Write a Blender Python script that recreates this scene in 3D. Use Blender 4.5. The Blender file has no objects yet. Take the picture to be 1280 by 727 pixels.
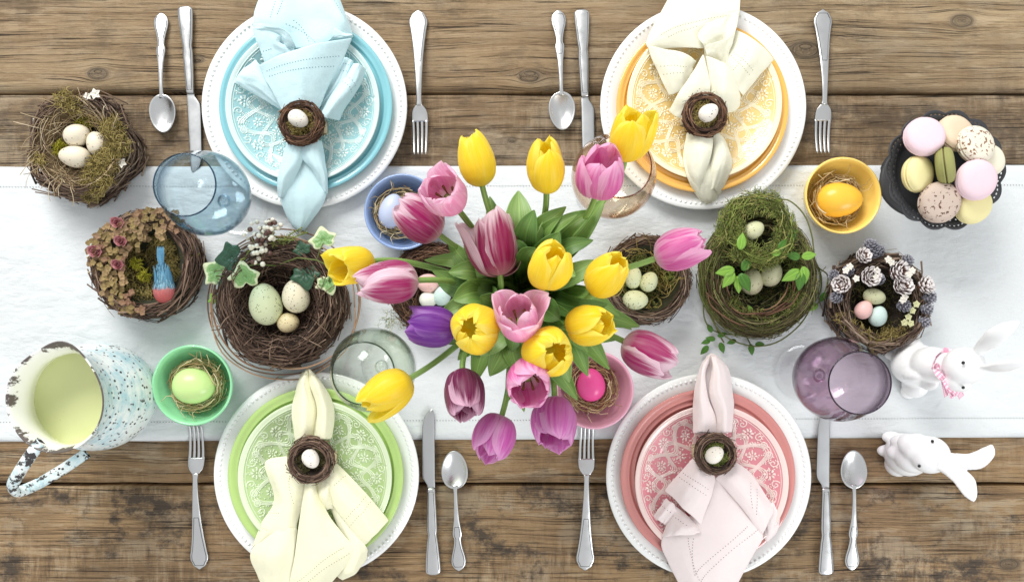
import bpy, math, random
import numpy as np
from mathutils import Vector, Matrix, noise as mnoise

# ------------------------------------------------------------------ camera, world, lamps, exposure
S = 0.0012            # metres per photograph pixel on the table top
H = 1.10              # lens height above the table top
PX, PY = 645.0, 400.0 # where the optical axis meets the table, in photograph pixels
scene = bpy.context.scene
cam_d = bpy.data.cameras.new('camera')
cam = bpy.data.objects.new('camera', cam_d)
scene.collection.objects.link(cam)
cam.location = (0, 0, H)
cam.rotation_euler = (0, 0, 0)
cam_d.sensor_width = 36.0
cam_d.lens = 36.0 * (H / S) / 1280.0
cam_d.shift_x = (640.0 - PX) / 1280.0
cam_d.shift_y = (PY - 363.5) / 1280.0
cam_d.clip_start = 0.02
cam_d.clip_end = 50
scene.camera = cam

world = bpy.data.worlds.new('World')
scene.world = world
world.use_nodes = True
bg = world.node_tree.nodes['Background']
bg.inputs[0].default_value = (0.985, 0.99, 1.0, 1)
bg.inputs[1].default_value = 0.68

def area(name, loc, target, sx, sy, energy, col):
    d = bpy.data.lights.new(name, 'AREA')
    d.shape = 'RECTANGLE'; d.size = sx; d.size_y = sy
    d.energy = energy; d.color = col
    o = bpy.data.objects.new(name, d)
    scene.collection.objects.link(o)
    o.location = loc
    o.rotation_euler = (Vector(target) - Vector(loc)).to_track_quat('-Z', 'Y').to_euler()
    return o
area('window_light', (-1.3, 3.0, 2.3), (0, 0, 0), 2.2, 1.5, 150, (1.0, 0.985, 0.96))
area('fill_light', (2.4, -2.6, 2.0), (0, 0, 0), 1.6, 1.3, 58, (0.96, 0.98, 1.0))  # added fill lamp that evens out the darker lower side, not a window

scene.view_settings.view_transform = 'Standard'
scene.view_settings.look = 'None'
scene.view_settings.exposure = 0.22
scene.view_settings.gamma = 1.0
scene.view_settings.use_curve_mapping = False
cy = scene.cycles
cy.use_denoising = True
cy.max_bounces = 10
cy.diffuse_bounces = 4
cy.glossy_bounces = 4
cy.transmission_bounces = 6
cy.transparent_max_bounces = 24
cy.caustics_reflective = False
cy.caustics_refractive = False
cy.sample_clamp_indirect = 6.0

# ------------------------------------------------------------------ small helpers
col = scene.collection
PI = math.pi
def P(px, py, h=0.0):
    k = S * (1 - h / H)
    return Vector(((px - PX) * k, (PY - py) * k, h))
def sc(h):            # metres per photograph pixel at height h
    return S * (1 - h / H)
def C(r, g, b, a=1.0):
    f = lambda c: (c / 255 / 12.92) if c / 255 <= 0.04045 else ((c / 255 + 0.055) / 1.055) ** 2.4
    return (f(r), f(g), f(b), a)
def lerp(a, b, t): return a + (b - a) * t

def tag(o, label=None, cat=None, group=None, kind=None):
    if label: o['label'] = label
    if cat: o['category'] = cat
    if group: o['group'] = group
    if kind: o['kind'] = kind
    return o
def empty(name, loc, label, cat, group=None, rz=0.0):
    o = bpy.data.objects.new(name, None)
    o.empty_display_size = 0.02
    o.location = loc; o.rotation_euler = (0, 0, rz)
    col.objects.link(o)
    return tag(o, label, cat, group)

class MB:
    def __init__(self):
        self.v = []; self.f = []; self.uv = []; self.mi = []
    def add(self, pts, faces, uvs=None, mi=0):
        b = len(self.v)
        self.v.extend([tuple(p) for p in pts])
        self.f.extend([tuple(b + i for i in f) for f in faces])
        self.mi.extend([mi] * len(faces))
        self.uv.extend(uvs if uvs is not None else [(0, 0)] * len(pts))
    def grid(self, rows, uv=True, close_u=False, mi=0, flip=False, uvs=None):
        nv, nu = len(rows), len(rows[0])
        pts = [p for r in rows for p in r]
        fs = []
        for j in range(nv - 1):
            for i in range(nu if close_u else nu - 1):
                a = j * nu + i; b_ = j * nu + (i + 1) % nu
                q = (a, b_, b_ + nu, a + nu)
                fs.append(q[::-1] if flip else q)
        if uvs is None:
            uvs = [(i / (nu - 1), j / (nv - 1)) for j in range(nv) for i in range(nu)]
        self.add(pts, fs, uvs, mi)
    def lathe(self, prof, segs=48, origin=(0, 0, 0), mi=0, scale=(1, 1), wob=None):
        ox, oy, oz = origin
        rows = []
        for k, (r, z) in enumerate(prof):
            row = []
            for i in range(segs):
                t = 2 * PI * i / segs
                rr = r * (wob(t, k) if wob else 1.0)
                row.append((ox + rr * math.cos(t) * scale[0], oy + rr * math.sin(t) * scale[1], oz + z))
            rows.append(row)
        self.grid(rows, close_u=True, mi=mi)
    def tube(self, pts, rad, sides=4, mi=0, rnd=None, caps=True):
        pts = [Vector(p) for p in pts]
        n = len(pts)
        if n < 2: return
        ang0 = 0.3
        base = len(self.v)
        prev = None
        for k, p in enumerate(pts):
            t = (pts[min(k + 1, n - 1)] - pts[max(k - 1, 0)])
            if t.length < 1e-9: t = Vector((0, 0, 1))
            t.normalize()
            if prev is None:
                ref = Vector((0, 0, 1)) if abs(t.z) < 0.9 else Vector((1, 0, 0))
                nrm = t.cross(ref).normalized()
            else:
                nrm = (prev - t * prev.dot(t))
                nrm = nrm.normalized() if nrm.length > 1e-6 else t.orthogonal().normalized()
            prev = nrm
            bn = t.cross(nrm)
            r = rad(k / (n - 1)) if callable(rad) else rad
            for s in range(sides):
                a = ang0 + 2 * PI * s / sides
                self.v.append(tuple(p + nrm * (r * math.cos(a)) + bn * (r * math.sin(a))))
                self.uv.append((rnd if rnd is not None else s / sides, k / (n - 1)))
        for k in range(n - 1):
            for s in range(sides):
                a = base + k * sides + s; b_ = base + k * sides + (s + 1) % sides
                self.f.append((a, b_, b_ + sides, a + sides)); self.mi.append(mi)
        if caps:
            self.f.append(tuple(base + s for s in range(sides))[::-1]); self.mi.append(mi)
            self.f.append(tuple(base + (n - 1) * sides + s for s in range(sides))); self.mi.append(mi)
    def ellipsoid(self, c, rx, ry, rz, nu=10, nv=6, rot=None, mi=0, uvr=None):
        rows = []
        for j in range(nv + 1):
            ph = -PI / 2 + PI * j / nv
            rows.append([])
            for i in range(nu):
                t = 2 * PI * i / nu
                q = Vector((rx * math.cos(ph) * math.cos(t), ry * math.cos(ph) * math.sin(t), rz * math.sin(ph)))
                if rot is not None: q = rot @ q
                rows[-1].append(Vector(c) + q)
        uvs = None
        if uvr is not None: uvs = [(uvr, j / nv) for j in range(nv + 1) for i in range(nu)]
        self.grid(rows, close_u=True, mi=mi, uvs=uvs)
    def build(self, name, mats, parent=None, smooth=True, solid=None, subsurf=0, loc=None, offset=0.0):
        me = bpy.data.meshes.new(name)
        me.from_pydata(self.v, [], self.f)
        if not isinstance(mats, (list, tuple)): mats = [mats]
        for m in mats: me.materials.append(m)
        if len(mats) > 1:
            me.polygons.foreach_set('material_index', self.mi)
        uvl = me.uv_layers.new(name='UVMap')
        li = np.empty(len(me.loops), dtype=np.int32)
        me.loops.foreach_get('vertex_index', li)
        uva = np.array(self.uv, dtype=np.float32)
        uvl.data.foreach_set('uv', uva[li].ravel())
        if smooth: me.polygons.foreach_set('use_smooth', [True] * len(me.polygons))
        me.update()
        o = bpy.data.objects.new(name, me)
        col.objects.link(o)
        if loc is not None: o.location = loc
        if parent is not None:
            o.parent = parent
            if loc is None:          # vertices given in world space
                o.matrix_parent_inverse = Matrix.Identity(4)
                pl = parent
                M = Matrix.Identity(4)
                while pl is not None:
                    M = pl.matrix_basis @ M; pl = pl.parent
                me.transform(M.inverted())
        if solid:
            md = o.modifiers.new('thickness', 'SOLIDIFY'); md.thickness = solid; md.offset = offset
        if subsurf:
            md = o.modifiers.new('smooth', 'SUBSURF'); md.levels = subsurf; md.render_levels = subsurf
        return o

def copy_tree(o, parent=None):
    c = o.copy(); col.objects.link(c); c.parent = parent
    for ch in list(o.children): copy_tree(ch, c)
    return c

def crom(pts, n, closed=False):
    """Catmull-Rom resample of a point list to n points."""
    pts = [np.array(p, float) for p in pts]
    m = len(pts)
    if m == 1: return [pts[0]] * n
    out = []
    segs = m if closed else m - 1
    for k in range(n):
        t = (k / n if closed else k / (n - 1)) * segs
        i = min(int(t), segs - 1); f = t - i
        if closed: p0, p1, p2, p3 = pts[(i - 1) % m], pts[i % m], pts[(i + 1) % m], pts[(i + 2) % m]
        else:
            p1, p2 = pts[i], pts[i + 1]
            p0 = pts[i - 1] if i > 0 else 2 * p1 - p2
            p3 = pts[i + 2] if i + 2 < m else 2 * p2 - p1
        out.append(0.5 * ((2 * p1) + (-p0 + p2) * f + (2 * p0 - 5 * p1 + 4 * p2 - p3) * f * f + (-p0 + 3 * p1 - 3 * p2 + p3) * f ** 3))
    return out
def interp(tab, x):
    return float(np.interp(x, [a for a, b in tab], [b for a, b in tab]))

# ------------------------------------------------------------------ material helpers
class NT:
    def __init__(self, name):
        self.m = bpy.data.materials.new(name); self.m.use_nodes = True
        self.t = self.m.node_tree
        self.b = self.t.nodes['Principled BSDF']; self.out = self.t.nodes['Material Output']
    def n(self, typ, ins=None, **props):
        nd = self.t.nodes.new(typ)
        for k, v in props.items(): setattr(nd, k, v)
        for k, v in (ins or {}).items(): self.set(nd.inputs[k], v)
        return nd
    def set(self, sock, v):
        if hasattr(v, 'is_output') or isinstance(v, bpy.types.NodeSocket): self.t.links.new(v, sock)
        else: sock.default_value = v
    def math(self, op, a, b=0.0, c=None, clamp=False):
        nd = self.n('ShaderNodeMath', operation=op); nd.use_clamp = clamp
        self.set(nd.inputs[0], a); self.set(nd.inputs[1], b)
        if c is not None: self.set(nd.inputs[2], c)
        return nd.outputs[0]
    def ramp(self, fac, stops, interp='LINEAR'):
        nd = self.n('ShaderNodeValToRGB'); r = nd.color_ramp; r.interpolation = interp
        while len(r.elements) > 1: r.elements.remove(r.elements[-1])
        r.elements[0].position = stops[0][0]; r.elements[0].color = stops[0][1]
        for p, c in stops[1:]:
            e = r.elements.new(p); e.color = c
        self.set(nd.inputs[0], fac)
        return nd.outputs[0]
    def mix(self, fac, a, b, mode='MIX'):
        nd = self.n('ShaderNodeMix', data_type='RGBA', blend_type=mode)
        self.set(nd.inputs['Factor'], fac); self.set(nd.inputs[6], a); self.set(nd.inputs[7], b)
        return nd.outputs[2]
    def noise(self, vec, scale, detail=3.0, rough=0.55, dist=0.0):
        nd = self.n('ShaderNodeTexNoise', {'Scale': scale, 'Detail': detail, 'Roughness': rough, 'Distortion': dist})
        if vec is not None: self.set(nd.inputs['Vector'], vec)
        return nd.outputs['Fac']
    def voro(self, vec, scale, feature='F1', rnd=1.0, out='Distance'):
        nd = self.n('ShaderNodeTexVoronoi', {'Scale': scale, 'Randomness': rnd}, feature=feature)
        if vec is not None: self.set(nd.inputs['Vector'], vec)
        return nd.outputs[out]
    def obj(self): return self.n('ShaderNodeTexCoord').outputs['Object']
    def uv(self): return self.n('ShaderNodeTexCoord').outputs['UV']
    def mapping(self, vec, scale=(1, 1, 1), loc=(0, 0, 0), rot=(0, 0, 0)):
        nd = self.n('ShaderNodeMapping', {'Scale': scale, 'Location': loc, 'Rotation': rot}); self.set(nd.inputs['Vector'], vec)
        return nd.outputs[0]
    def sep(self, vec):
        nd = self.n('ShaderNodeSeparateXYZ'); self.set(nd.inputs[0], vec); return nd.outputs
    def comb(self, x, y, z=0.0):
        nd = self.n('ShaderNodeCombineXYZ'); self.set(nd.inputs[0], x); self.set(nd.inputs[1], y); self.set(nd.inputs[2], z); return nd.outputs[0]
    def bump(self, h, strength=0.3, dist=0.001):
        nd = self.n('ShaderNodeBump', {'Strength': strength, 'Distance': dist}); self.set(nd.inputs['Height'], h)
        self.t.links.new(nd.outputs[0], self.b.inputs['Normal']); return nd.outputs[0]
    def p(self, **kw):
        names = dict(color='Base Color', rough='Roughness', metal='Metallic', coat='Coat Weight', coatr='Coat Roughness',
                     spec='Specular IOR Level', sheen='Sheen Weight', sss='Subsurface Weight', ior='IOR', trans='Transmission Weight')
        for k, v in kw.items(): self.set(self.b.inputs[names[k]], v)
        return self
    def translucent(self, color, w):
        tr = self.n('ShaderNodeBsdfTranslucent', {'Color': color})
        mx = self.n('ShaderNodeMixShader', {0: w})
        self.t.links.new(self.b.outputs[0], mx.inputs[1]); self.t.links.new(tr.outputs[0], mx.inputs[2])
        self.t.links.new(mx.outputs[0], self.out.inputs[0])

def m_plain(name, c, rough=0.5, **kw):
    t = NT(name); t.p(color=c, rough=rough, **kw); return t.m
# ------------------------------------------------------------------ materials
def m_wood(name, knots, light, mid, dark, saw, stain):
    t = NT(name)
    x, y, z = t.sep(t.obj())
    psi = y
    ring = None
    for (kx, ky, a) in knots:
        c = P(kx, ky)
        dx = t.math('MULTIPLY', t.math('SUBTRACT', x, c.x), 0.55); dy = t.math('SUBTRACT', y, c.y)
        d2 = t.math('ADD', t.math('MULTIPLY', dx, dx), t.math('MULTIPLY', dy, dy))
        k = t.math('DIVIDE', a * a, t.math('ADD', d2, a * a * 0.25))
        psi = t.math('SUBTRACT', psi, t.math('MULTIPLY', dy, k))
        rg = t.math('SQRT', d2)
        ring = rg if ring is None else t.math('MINIMUM', ring, t.math('MULTIPLY', rg, 0.009 / a))
    warp = t.noise(t.comb(t.math('MULTIPLY', x, 3.0), t.math('MULTIPLY', y, 9.0), 3.1), 1.0, 2.0)
    psi = t.math('ADD', psi, t.math('MULTIPLY', warp, 0.02))
    fine = t.noise(t.comb(t.math('MULTIPLY', x, 16.0), t.math('MULTIPLY', psi, 900.0), 4.0), 1.0, 4.0, 0.7)
    g1 = t.noise(t.comb(t.math('MULTIPLY', x, 6.0), t.math('MULTIPLY', psi, 260.0), 0.0), 1.0, 8.0, 0.72)
    g2 = t.noise(t.comb(t.math('MULTIPLY', x, 1.6), t.math('MULTIPLY', psi, 70.0), 7.0), 1.0, 6.0, 0.62)
    g3 = t.noise(t.comb(t.math('MULTIPLY', x, 7.0), t.math('MULTIPLY', psi, 520.0), 2.0), 1.0, 4.0, 0.65)
    pat = t.noise(t.comb(t.math('MULTIPLY', x, 8.0), t.math('MULTIPLY', y, 14.0), 57.0), 1.0, 10.0, 0.72)
    pat2 = t.noise(t.comb(t.math('MULTIPLY', x, 2.6), t.math('MULTIPLY', y, 4.0), 77.0), 1.0, 4.0, 0.6)
    blot = t.noise(t.comb(t.math('MULTIPLY', x, 3.0), t.math('MULTIPLY', y, 7.0), 31.0), 1.0, 5.0, 0.6)
    f = t.math('ADD', t.math('ADD', t.math('MULTIPLY', g1, 0.42), t.math('MULTIPLY', g2, 0.38)), t.math('MULTIPLY', fine, 0.20))
    c = t.ramp(f, [(0.38, dark), (0.465, mid), (0.53, light), (0.61, mid)])
    c = t.mix(t.math('MULTIPLY', t.ramp(blot, [(0.42, (1, 1, 1, 1)), (0.58, (0, 0, 0, 1))]), 0.35), c, dark)
    # worn pale scrapes following the grain
    w1 = t.noise(t.comb(t.math('MULTIPLY', x, 9.0), t.math('MULTIPLY', psi, 60.0), 11.0), 1.0, 7.0, 0.66)
    pale = C(186, 166, 136)
    c = t.mix(t.math('MULTIPLY', t.ramp(w1, [(0.55, (0, 0, 0, 1)), (0.60, (1, 1, 1, 1))]), 0.5), c, pale)
    # grey-tan areas where the old finish is rubbed off, warm areas where it remains
    c = t.mix(t.math('MULTIPLY', t.ramp(pat, [(0.50, (0, 0, 0, 1)), (0.58, (1, 1, 1, 1))]), 0.62 * min(1, saw + .35)), c, t.mix(g1, C(138, 124, 102), C(184, 170, 147)))
    c = t.mix(t.math('MULTIPLY', t.ramp(pat2, [(0.46, (0, 0, 0, 1)), (0.56, (1, 1, 1, 1))]), 0.42), c, t.mix(g2, C(98, 76, 54), C(150, 122, 88)))
    # saw marks across the board
    s1 = t.noise(t.comb(t.math('MULTIPLY', x, 95.0), t.math('MULTIPLY', t.math('ADD', y, t.math('MULTIPLY', warp, 0.05)), 13.0), 5.0), 1.0, 6.0, 0.75)
    sm = t.ramp(t.noise(t.comb(t.math('MULTIPLY', x, 5.2), t.math('MULTIPLY', y, 9.0), 9.0), 1.0, 4.0), [(0.44, (0, 0, 0, 1)), (0.6, (1, 1, 1, 1))])
    c = t.mix(t.math('MULTIPLY', t.math('MULTIPLY', t.ramp(s1, [(0.50, (0, 0, 0, 1)), (0.66, (1, 1, 1, 1))]), sm), saw * .8), c, pale)
    c = t.mix(t.math('MULTIPLY', t.math('MULTIPLY', t.ramp(s1, [(0.34, (1, 1, 1, 1)), (0.48, (0, 0, 0, 1))]), sm), saw * .9), c, dark)
    # dark blotches of old stain
    st = t.noise(t.comb(t.math('MULTIPLY', x, 9.0), t.math('MULTIPLY', y, 12.0), 21.0), 1.0, 9.0, 0.74)
    c = t.mix(t.math('MULTIPLY', t.ramp(st, [(0.52, (0, 0, 0, 1)), (0.60, (1, 1, 1, 1))]), stain), c, C(72, 62, 52))
    # thin dark checks
    ck = t.ramp(g3, [(0.36, (1, 1, 1, 1)), (0.43, (0, 0, 0, 1))])
    ckm = t.ramp(g2, [(0.46, (1, 1, 1, 1)), (0.58, (0, 0, 0, 1))])
    ckf = t.math('MULTIPLY', ck, ckm)
    c = t.mix(t.math('MULTIPLY', ckf, 0.95), c, C(40, 32, 26))
    if ring is not None:
        kn = t.ramp(ring, [(0.0, (0.8, 0.8, 0.8, 1)), (0.0055, (0.55, 0.55, 0.55, 1)), (0.0075, (1, 1, 1, 1)), (0.0095, (0.2, 0.2, 0.2, 1)), (0.014, (0, 0, 0, 1))])
        kg = t.noise(t.comb(t.math('MULTIPLY', ring, 900.0), 0.0, 0.0), 1.0, 2.0)
        c = t.mix(t.math('MULTIPLY', kn, 0.92), c, t.ramp(kg, [(0.38, C(46, 39, 32)), (0.6, C(108, 94, 76))]))
    t.p(color=c, rough=t.ramp(f, [(0.3, (0.8, 0.8, 0.8, 1)), (0.6, (0.55, 0.55, 0.55, 1))]), spec=0.3)
    hgt = t.math('SUBTRACT', t.math('ADD', t.math('MULTIPLY', g1, 1.0), t.math('MULTIPLY', g2, 0.5)), t.math('MULTIPLY', ckf, 0.8))
    t.bump(t.math('ADD', hgt, t.math('MULTIPLY', fine, .5)), 1.0, 0.0022)
    return t.m
KN = [(662, 95, .011), (122, 92, .009), (1203, 26, .010), (1007, 62, .013), (246, 74, .006)]
WOOD_TOP = m_wood('weathered_wood_upper', KN, C(176, 154, 120), C(147, 124, 93), C(84, 68, 51), 0.15, 0.30)
WOOD_MID = m_wood('weathered_wood_middle', [(1150, 150, .006), (640, 175, .004)], C(144, 123, 95), C(112, 93, 70), C(66, 53, 41), 0.5, 0.6)
WOOD_LOW = m_wood('weathered_wood_lower', [(575, 590, .004), (88, 630, .004)], C(168, 138, 98), C(132, 105, 74), C(74, 58, 43), 0.35, 0.45)
WOOD_SAW = m_wood('weathered_wood_sawn', [(1262, 705, .006), (430, 640, .004)], C(170, 141, 102), C(130, 104, 75), C(62, 50, 39), 0.8, 0.95)

def m_linen(name, c, weave=2600.0, dark=0.94, transl=0.12, crease=0.0):
    t = NT(name)
    x, y, z = t.sep(t.obj())
    v = t.obj()
    a = t.noise(t.comb(t.math('MULTIPLY', x, 90.0), t.math('MULTIPLY', y, weave), z), 1.0, 2.0)
    b = t.noise(t.comb(t.math('MULTIPLY', x, weave), t.math('MULTIPLY', y, 90.0), z), 1.0, 2.0)
    w = t.math('ADD', a, b)
    cl = t.mix(t.ramp(w, [(0.42, (0, 0, 0, 1)), (0.58, (1, 1, 1, 1))]), tuple(q * dark for q in c[:3]) + (1,), c)
    bl = t.noise(v, 14.0, 4.0)
    cl = t.mix(t.ramp(bl, [(0.35, (0.25, 0.25, 0.25, 1)), (0.65, (0, 0, 0, 1))]), cl, tuple(q * 0.9 for q in c[:3]) + (1,))
    t.p(color=cl, rough=0.85, spec=0.2, sheen=0.15)
    cr = t.math('ABSOLUTE', t.math('SUBTRACT', t.noise(t.mapping(v, (9, 16, 9), (0, 0, 0), (0, 0, .35)), 1.0, 5.0, .55), .5))
    cr = t.math('MULTIPLY', t.ramp(cr, [(0.0, (0, 0, 0, 1)), (0.10, (1, 1, 1, 1))]), 3.0)
    cr = t.math('MULTIPLY', cr, crease)
    rp = t.math('MULTIPLY', t.noise(t.mapping(v, (9, 34, 9), (0, 0, 0), (0, 0, .12)), 1.0, 4.0, .55), 7.0 * min(1.0, crease * 1.4))
    t.bump(t.math('ADD', t.math('ADD', w, t.math('ADD', cr, rp)), t.math('MULTIPLY', t.noise(v, 40.0, 4.0), 2.5)), 0.45, 0.0010)
    if transl: t.translucent(cl, transl)
    return t.m
M_RUNNER = m_linen('white_linen', C(215, 219, 220), 1300.0, 0.90, 0.0, 0.8)
M_HOLE = m_plain('stitch_hole', C(120, 124, 122), 0.9)
NAPC = dict(blue=C(216, 245, 250), yellow=C(250, 249, 228), green=C(251, 249, 218), pink=C(252, 240, 238))
M_NAP = {k: m_linen('linen_napkin_' + k, c, dark=0.96, transl=0.12, crease=0.25) for k, c in NAPC.items()}
HOLEC = dict(blue=C(96, 136, 146), yellow=C(168, 166, 132), green=C(172, 168, 122), pink=C(150, 132, 134))
M_NHOLE = {k: m_plain('napkin_stitch_' + k, c, 0.9) for k, c in HOLEC.items()}

def m_glaze(name, c, var=0.06, rough=0.22):
    t = NT(name); v = t.obj()
    n = t.noise(v, 25.0, 4.0)
    cl = t.mix(n, tuple(q * (1 - var * 2) for q in c[:3]) + (1,), tuple(min(1, q * (1 + var)) for q in c[:3]) + (1,))
    t.p(color=cl, rough=rough, coat=0.8, coatr=0.05)
    t.bump(t.noise(v, 90.0, 2.0), 0.05, 0.001)
    return t.m
M_WHITE = m_glaze('white_porcelain', C(238, 240, 238), 0.01)
PLC = dict(blue=C(132, 196, 206), yellow=C(238, 182, 84), green=C(176, 206, 120), pink=C(204, 132, 126))
GRC = dict(blue=C(158, 206, 210), yellow=C(240, 206, 130), green=C(180, 206, 144), pink=C(226, 142, 152))
M_PLATE = {k: m_glaze('glaze_' + k, c) for k, c in PLC.items()}
M_GROUND = {k: m_glaze('relief_ground_' + k, c, 0.14, 0.28) for k, c in GRC.items()}
RIMC = dict(blue=C(210, 230, 227), yellow=C(246, 232, 196), green=C(214, 227, 194), pink=C(237, 212, 206))
M_RELIEF = {k: m_glaze('relief_white_' + k, c, 0.03) for k, c in RIMC.items()}
def m_bowl(name, c, inside):
    return m_glaze(name, c, 0.05, 0.25)
M_BOWL = dict(blue=m_glaze('bowl_blue', C(142, 168, 214)), yellow=m_glaze('bowl_yellow', C(250, 214, 112)),
              green=m_glaze('bowl_green', C(146, 218, 166)), pink=m_glaze('bowl_pink', C(234, 172, 194)))

def m_silver(name, c, rough):
    t = NT(name); v = t.obj()
    t.p(color=c, metal=1.0, rough=t.ramp(t.noise(v, 60.0, 4.0), [(0.3, (rough * .8,) * 3 + (1,)), (0.7, (rough * 1.35,) * 3 + (1,))]))
    t.bump(t.noise(t.mapping(v, (600, 60, 60)), 1.0, 2.0), 0.04, 0.0005)
    return t.m
M_SILVER = m_silver('silver', C(204, 205, 205), 0.30)
M_SILVER_D = m_silver('silver_groove', C(96, 98, 100), 0.4)
M_STEEL = m_silver('steel_blade', C(190, 192, 193), 0.36)

def m_glass(name, face, edge, seeds=True):
    t = NT(name)
    lw = t.n('ShaderNodeLayerWeight', {'Blend': 0.25})
    tint = t.ramp(lw.outputs['Facing'], [(0.0, face), (0.30, face), (0.62, tuple((a + b) / 2 for a, b in zip(face, edge))), (0.97, edge)])
    tr = t.n('ShaderNodeBsdfTransparent', {'Color': tint})
    gl = t.n('ShaderNodeBsdfGlossy', {'Color': (1, 1, 1, 1), 'Roughness': 0.03})
    lw2 = t.n('ShaderNodeLayerWeight', {'Blend': 0.5})
    if seeds:
        v = t.obj()
        bp = t.n('ShaderNodeBump', {'Strength': 0.22, 'Distance': 0.002})
        h = t.math('ADD', t.noise(v, 70.0, 3.0), t.ramp(t.voro(v, 160.0), [(0.0, (1, 1, 1, 1)), (0.16, (0, 0, 0, 1))]))
        t.set(bp.inputs['Height'], h)
        t.t.links.new(bp.outputs[0], gl.inputs['Normal']); t.t.links.new(bp.outputs[0], lw2.inputs['Normal'])
    mx = t.n('ShaderNodeMixShader')
    t.set(mx.inputs[0], t.math('ADD', 0.05, t.math('MULTIPLY', t.math('POWER', lw2.outputs['Facing'], 5.0), 0.8)))
    t.t.links.new(tr.outputs[0], mx.inputs[1]); t.t.links.new(gl.outputs[0], mx.inputs[2])
    t.t.links.new(mx.outputs[0], t.out.inputs[0])
    return t.m
M_GLASS = dict(blue=m_glass('blue_glass', C(234, 243, 247), C(92, 128, 152)), amber=m_glass('amber_glass', C(252, 247, 239), C(200, 152, 104)),
               green=m_glass('green_glass', C(250, 253, 248), C(116, 138, 116)), purple=m_glass('purple_glass', C(234, 224, 232), C(84, 66, 90)))
M_CLEAR = m_glass('clear_glass', C(254, 254, 254), C(226, 231, 232), False)

def m_uvramp(name, stops, rough=0.8, vstops=None, nscale=0, transl=0.0, bump=0.0):
    """colour per strand, from the random value stored in the strand's u."""
    t = NT(name); u, v, _ = t.sep(t.uv())
    c = t.ramp(u, stops)
    if vstops: c = t.mix(1.0, c, t.ramp(v, vstops), 'MULTIPLY')
    if nscale:
        c = t.mix(t.math('MULTIPLY', t.noise(t.obj(), nscale, 3.0), 0.5), c, (0.02, 0.015, 0.01, 1))
    t.p(color=c, rough=rough, spec=0.25)
    if bump: t.bump(t.noise(t.obj(), 500.0, 3.0), bump, 0.001)
    if transl: t.translucent(c, transl)
    return t.m
M_TWIG = m_uvramp('twig_brown', [(0, C(52, 40, 34)), (0.4, C(88, 70, 58)), (0.75, C(122, 102, 86)), (1, C(160, 142, 124))], bump=0.4)
M_TWIG_D = m_uvramp('twig_dark', [(0, C(52, 40, 34)), (0.5, C(92, 72, 60)), (0.85, C(128, 104, 88)), (1, C(158, 134, 116))], bump=0.4)
M_TWIG_R = m_uvramp('twig_reddish', [(0, C(54, 38, 30)), (0.5, C(92, 66, 50)), (1, C(142, 108, 84))], bump=0.4)
M_TWIG_G = m_uvramp('twig_mossy', [(0, C(58, 52, 34)), (0.4, C(90, 82, 54)), (0.7, C(104, 112, 60)), (1, C(140, 132, 96))], bump=0.4)
M_STRAWG = m_uvramp('dry_grass', [(0, C(112, 92, 66)), (0.4, C(158, 134, 100)), (0.8, C(196, 176, 140)), (1, C(220, 206, 176))])
M_STRAW = m_uvramp('straw', [(0, C(160, 132, 88)), (0.4, C(206, 182, 134)), (0.8, C(228, 210, 168)), (1, C(240, 228, 196))], transl=0.15)
M_MOSS_O = m_uvramp('moss_olive', [(0, C(92, 82, 42)), (0.5, C(146, 130, 72)), (1, C(192, 174, 112))])
M_MOSS_G = m_uvramp('moss_green', [(0, C(62, 66, 34)), (0.5, C(116, 130, 62)), (0.8, C(156, 168, 88)), (1, C(168, 150, 102))])
M_MOSS_B = m_uvramp('moss_bright', [(0, C(110, 112, 20)), (0.5, C(152, 150, 34)), (1, C(190, 180, 70))])
M_MOSS_D = m_uvramp('moss_dark', [(0, C(30, 28, 18)), (0.5, C(62, 58, 34)), (1, C(104, 98, 58))])
M_CORE = m_plain('nest_core', C(48, 38, 31), 0.95)
M_CORE_G = m_plain('nest_core_moss', C(44, 46, 28), 0.95)
M_CORE_O = m_plain('nest_core_straw', C(96, 80, 54), 0.95)
M_VINE = m_uvramp('vine_brown', [(0, C(120, 88, 66)), (1, C(172, 140, 112))], 0.6)
M_VINE_G = m_uvramp('vine_green', [(0, C(72, 84, 40)), (0.6, C(104, 116, 60)), (1, C(128, 116, 80))], 0.6)

def m_egg(name, c, spk, amount=0.5, scale=240.0, rough=0.45):
    t = NT(name); v = t.obj()
    base = t.mix(t.noise(v, 60.0, 3.0), tuple(q * 0.9 for q in c[:3]) + (1,), tuple(min(1, q * 1.04) for q in c[:3]) + (1,))
    if spk is not None:
        vd = t.mapping(v, loc=(0.013, 0.007, 0.003))
        nz = t.noise(vd, scale, 2.0)
        d = t.voro(vd, scale * 0.9)
        gate = t.noise(vd, 55.0, 2.0)
        sp = t.math('MULTIPLY', t.ramp(d, [(0.16, (1, 1, 1, 1)), (0.26, (0, 0, 0, 1))]), t.ramp(gate, [(0.60 - amount * 0.3, (0, 0, 0, 1)), (0.66 - amount * 0.3, (1, 1, 1, 1))]))
        big = t.math('MULTIPLY', t.ramp(t.voro(vd, scale * 0.38), [(0.13, (1, 1, 1, 1)), (0.2, (0, 0, 0, 1))]), t.ramp(nz, [(0.45, (0, 0, 0, 1)), (0.5, (1, 1, 1, 1))]))
        base = t.mix(t.math('MAXIMUM', t.math('MULTIPLY', sp, 0.85), t.math('MULTIPLY', big, 0.9 * min(1, amount * 1.4))), base, spk)
    t.p(color=base, rough=rough, sss=0.0, spec=0.4)
    t.bump(t.noise(v, 900.0, 2.0), 0.06, 0.0006)
    return t.m
M_EGG_CREAM = m_egg('egg_cream', C(222, 212, 190), C(84, 74, 60), 0.45, 200)
M_EGG_PALEG = m_egg('egg_pale_green', C(208, 214, 174), C(70, 76, 52), 0.55, 300)
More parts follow.
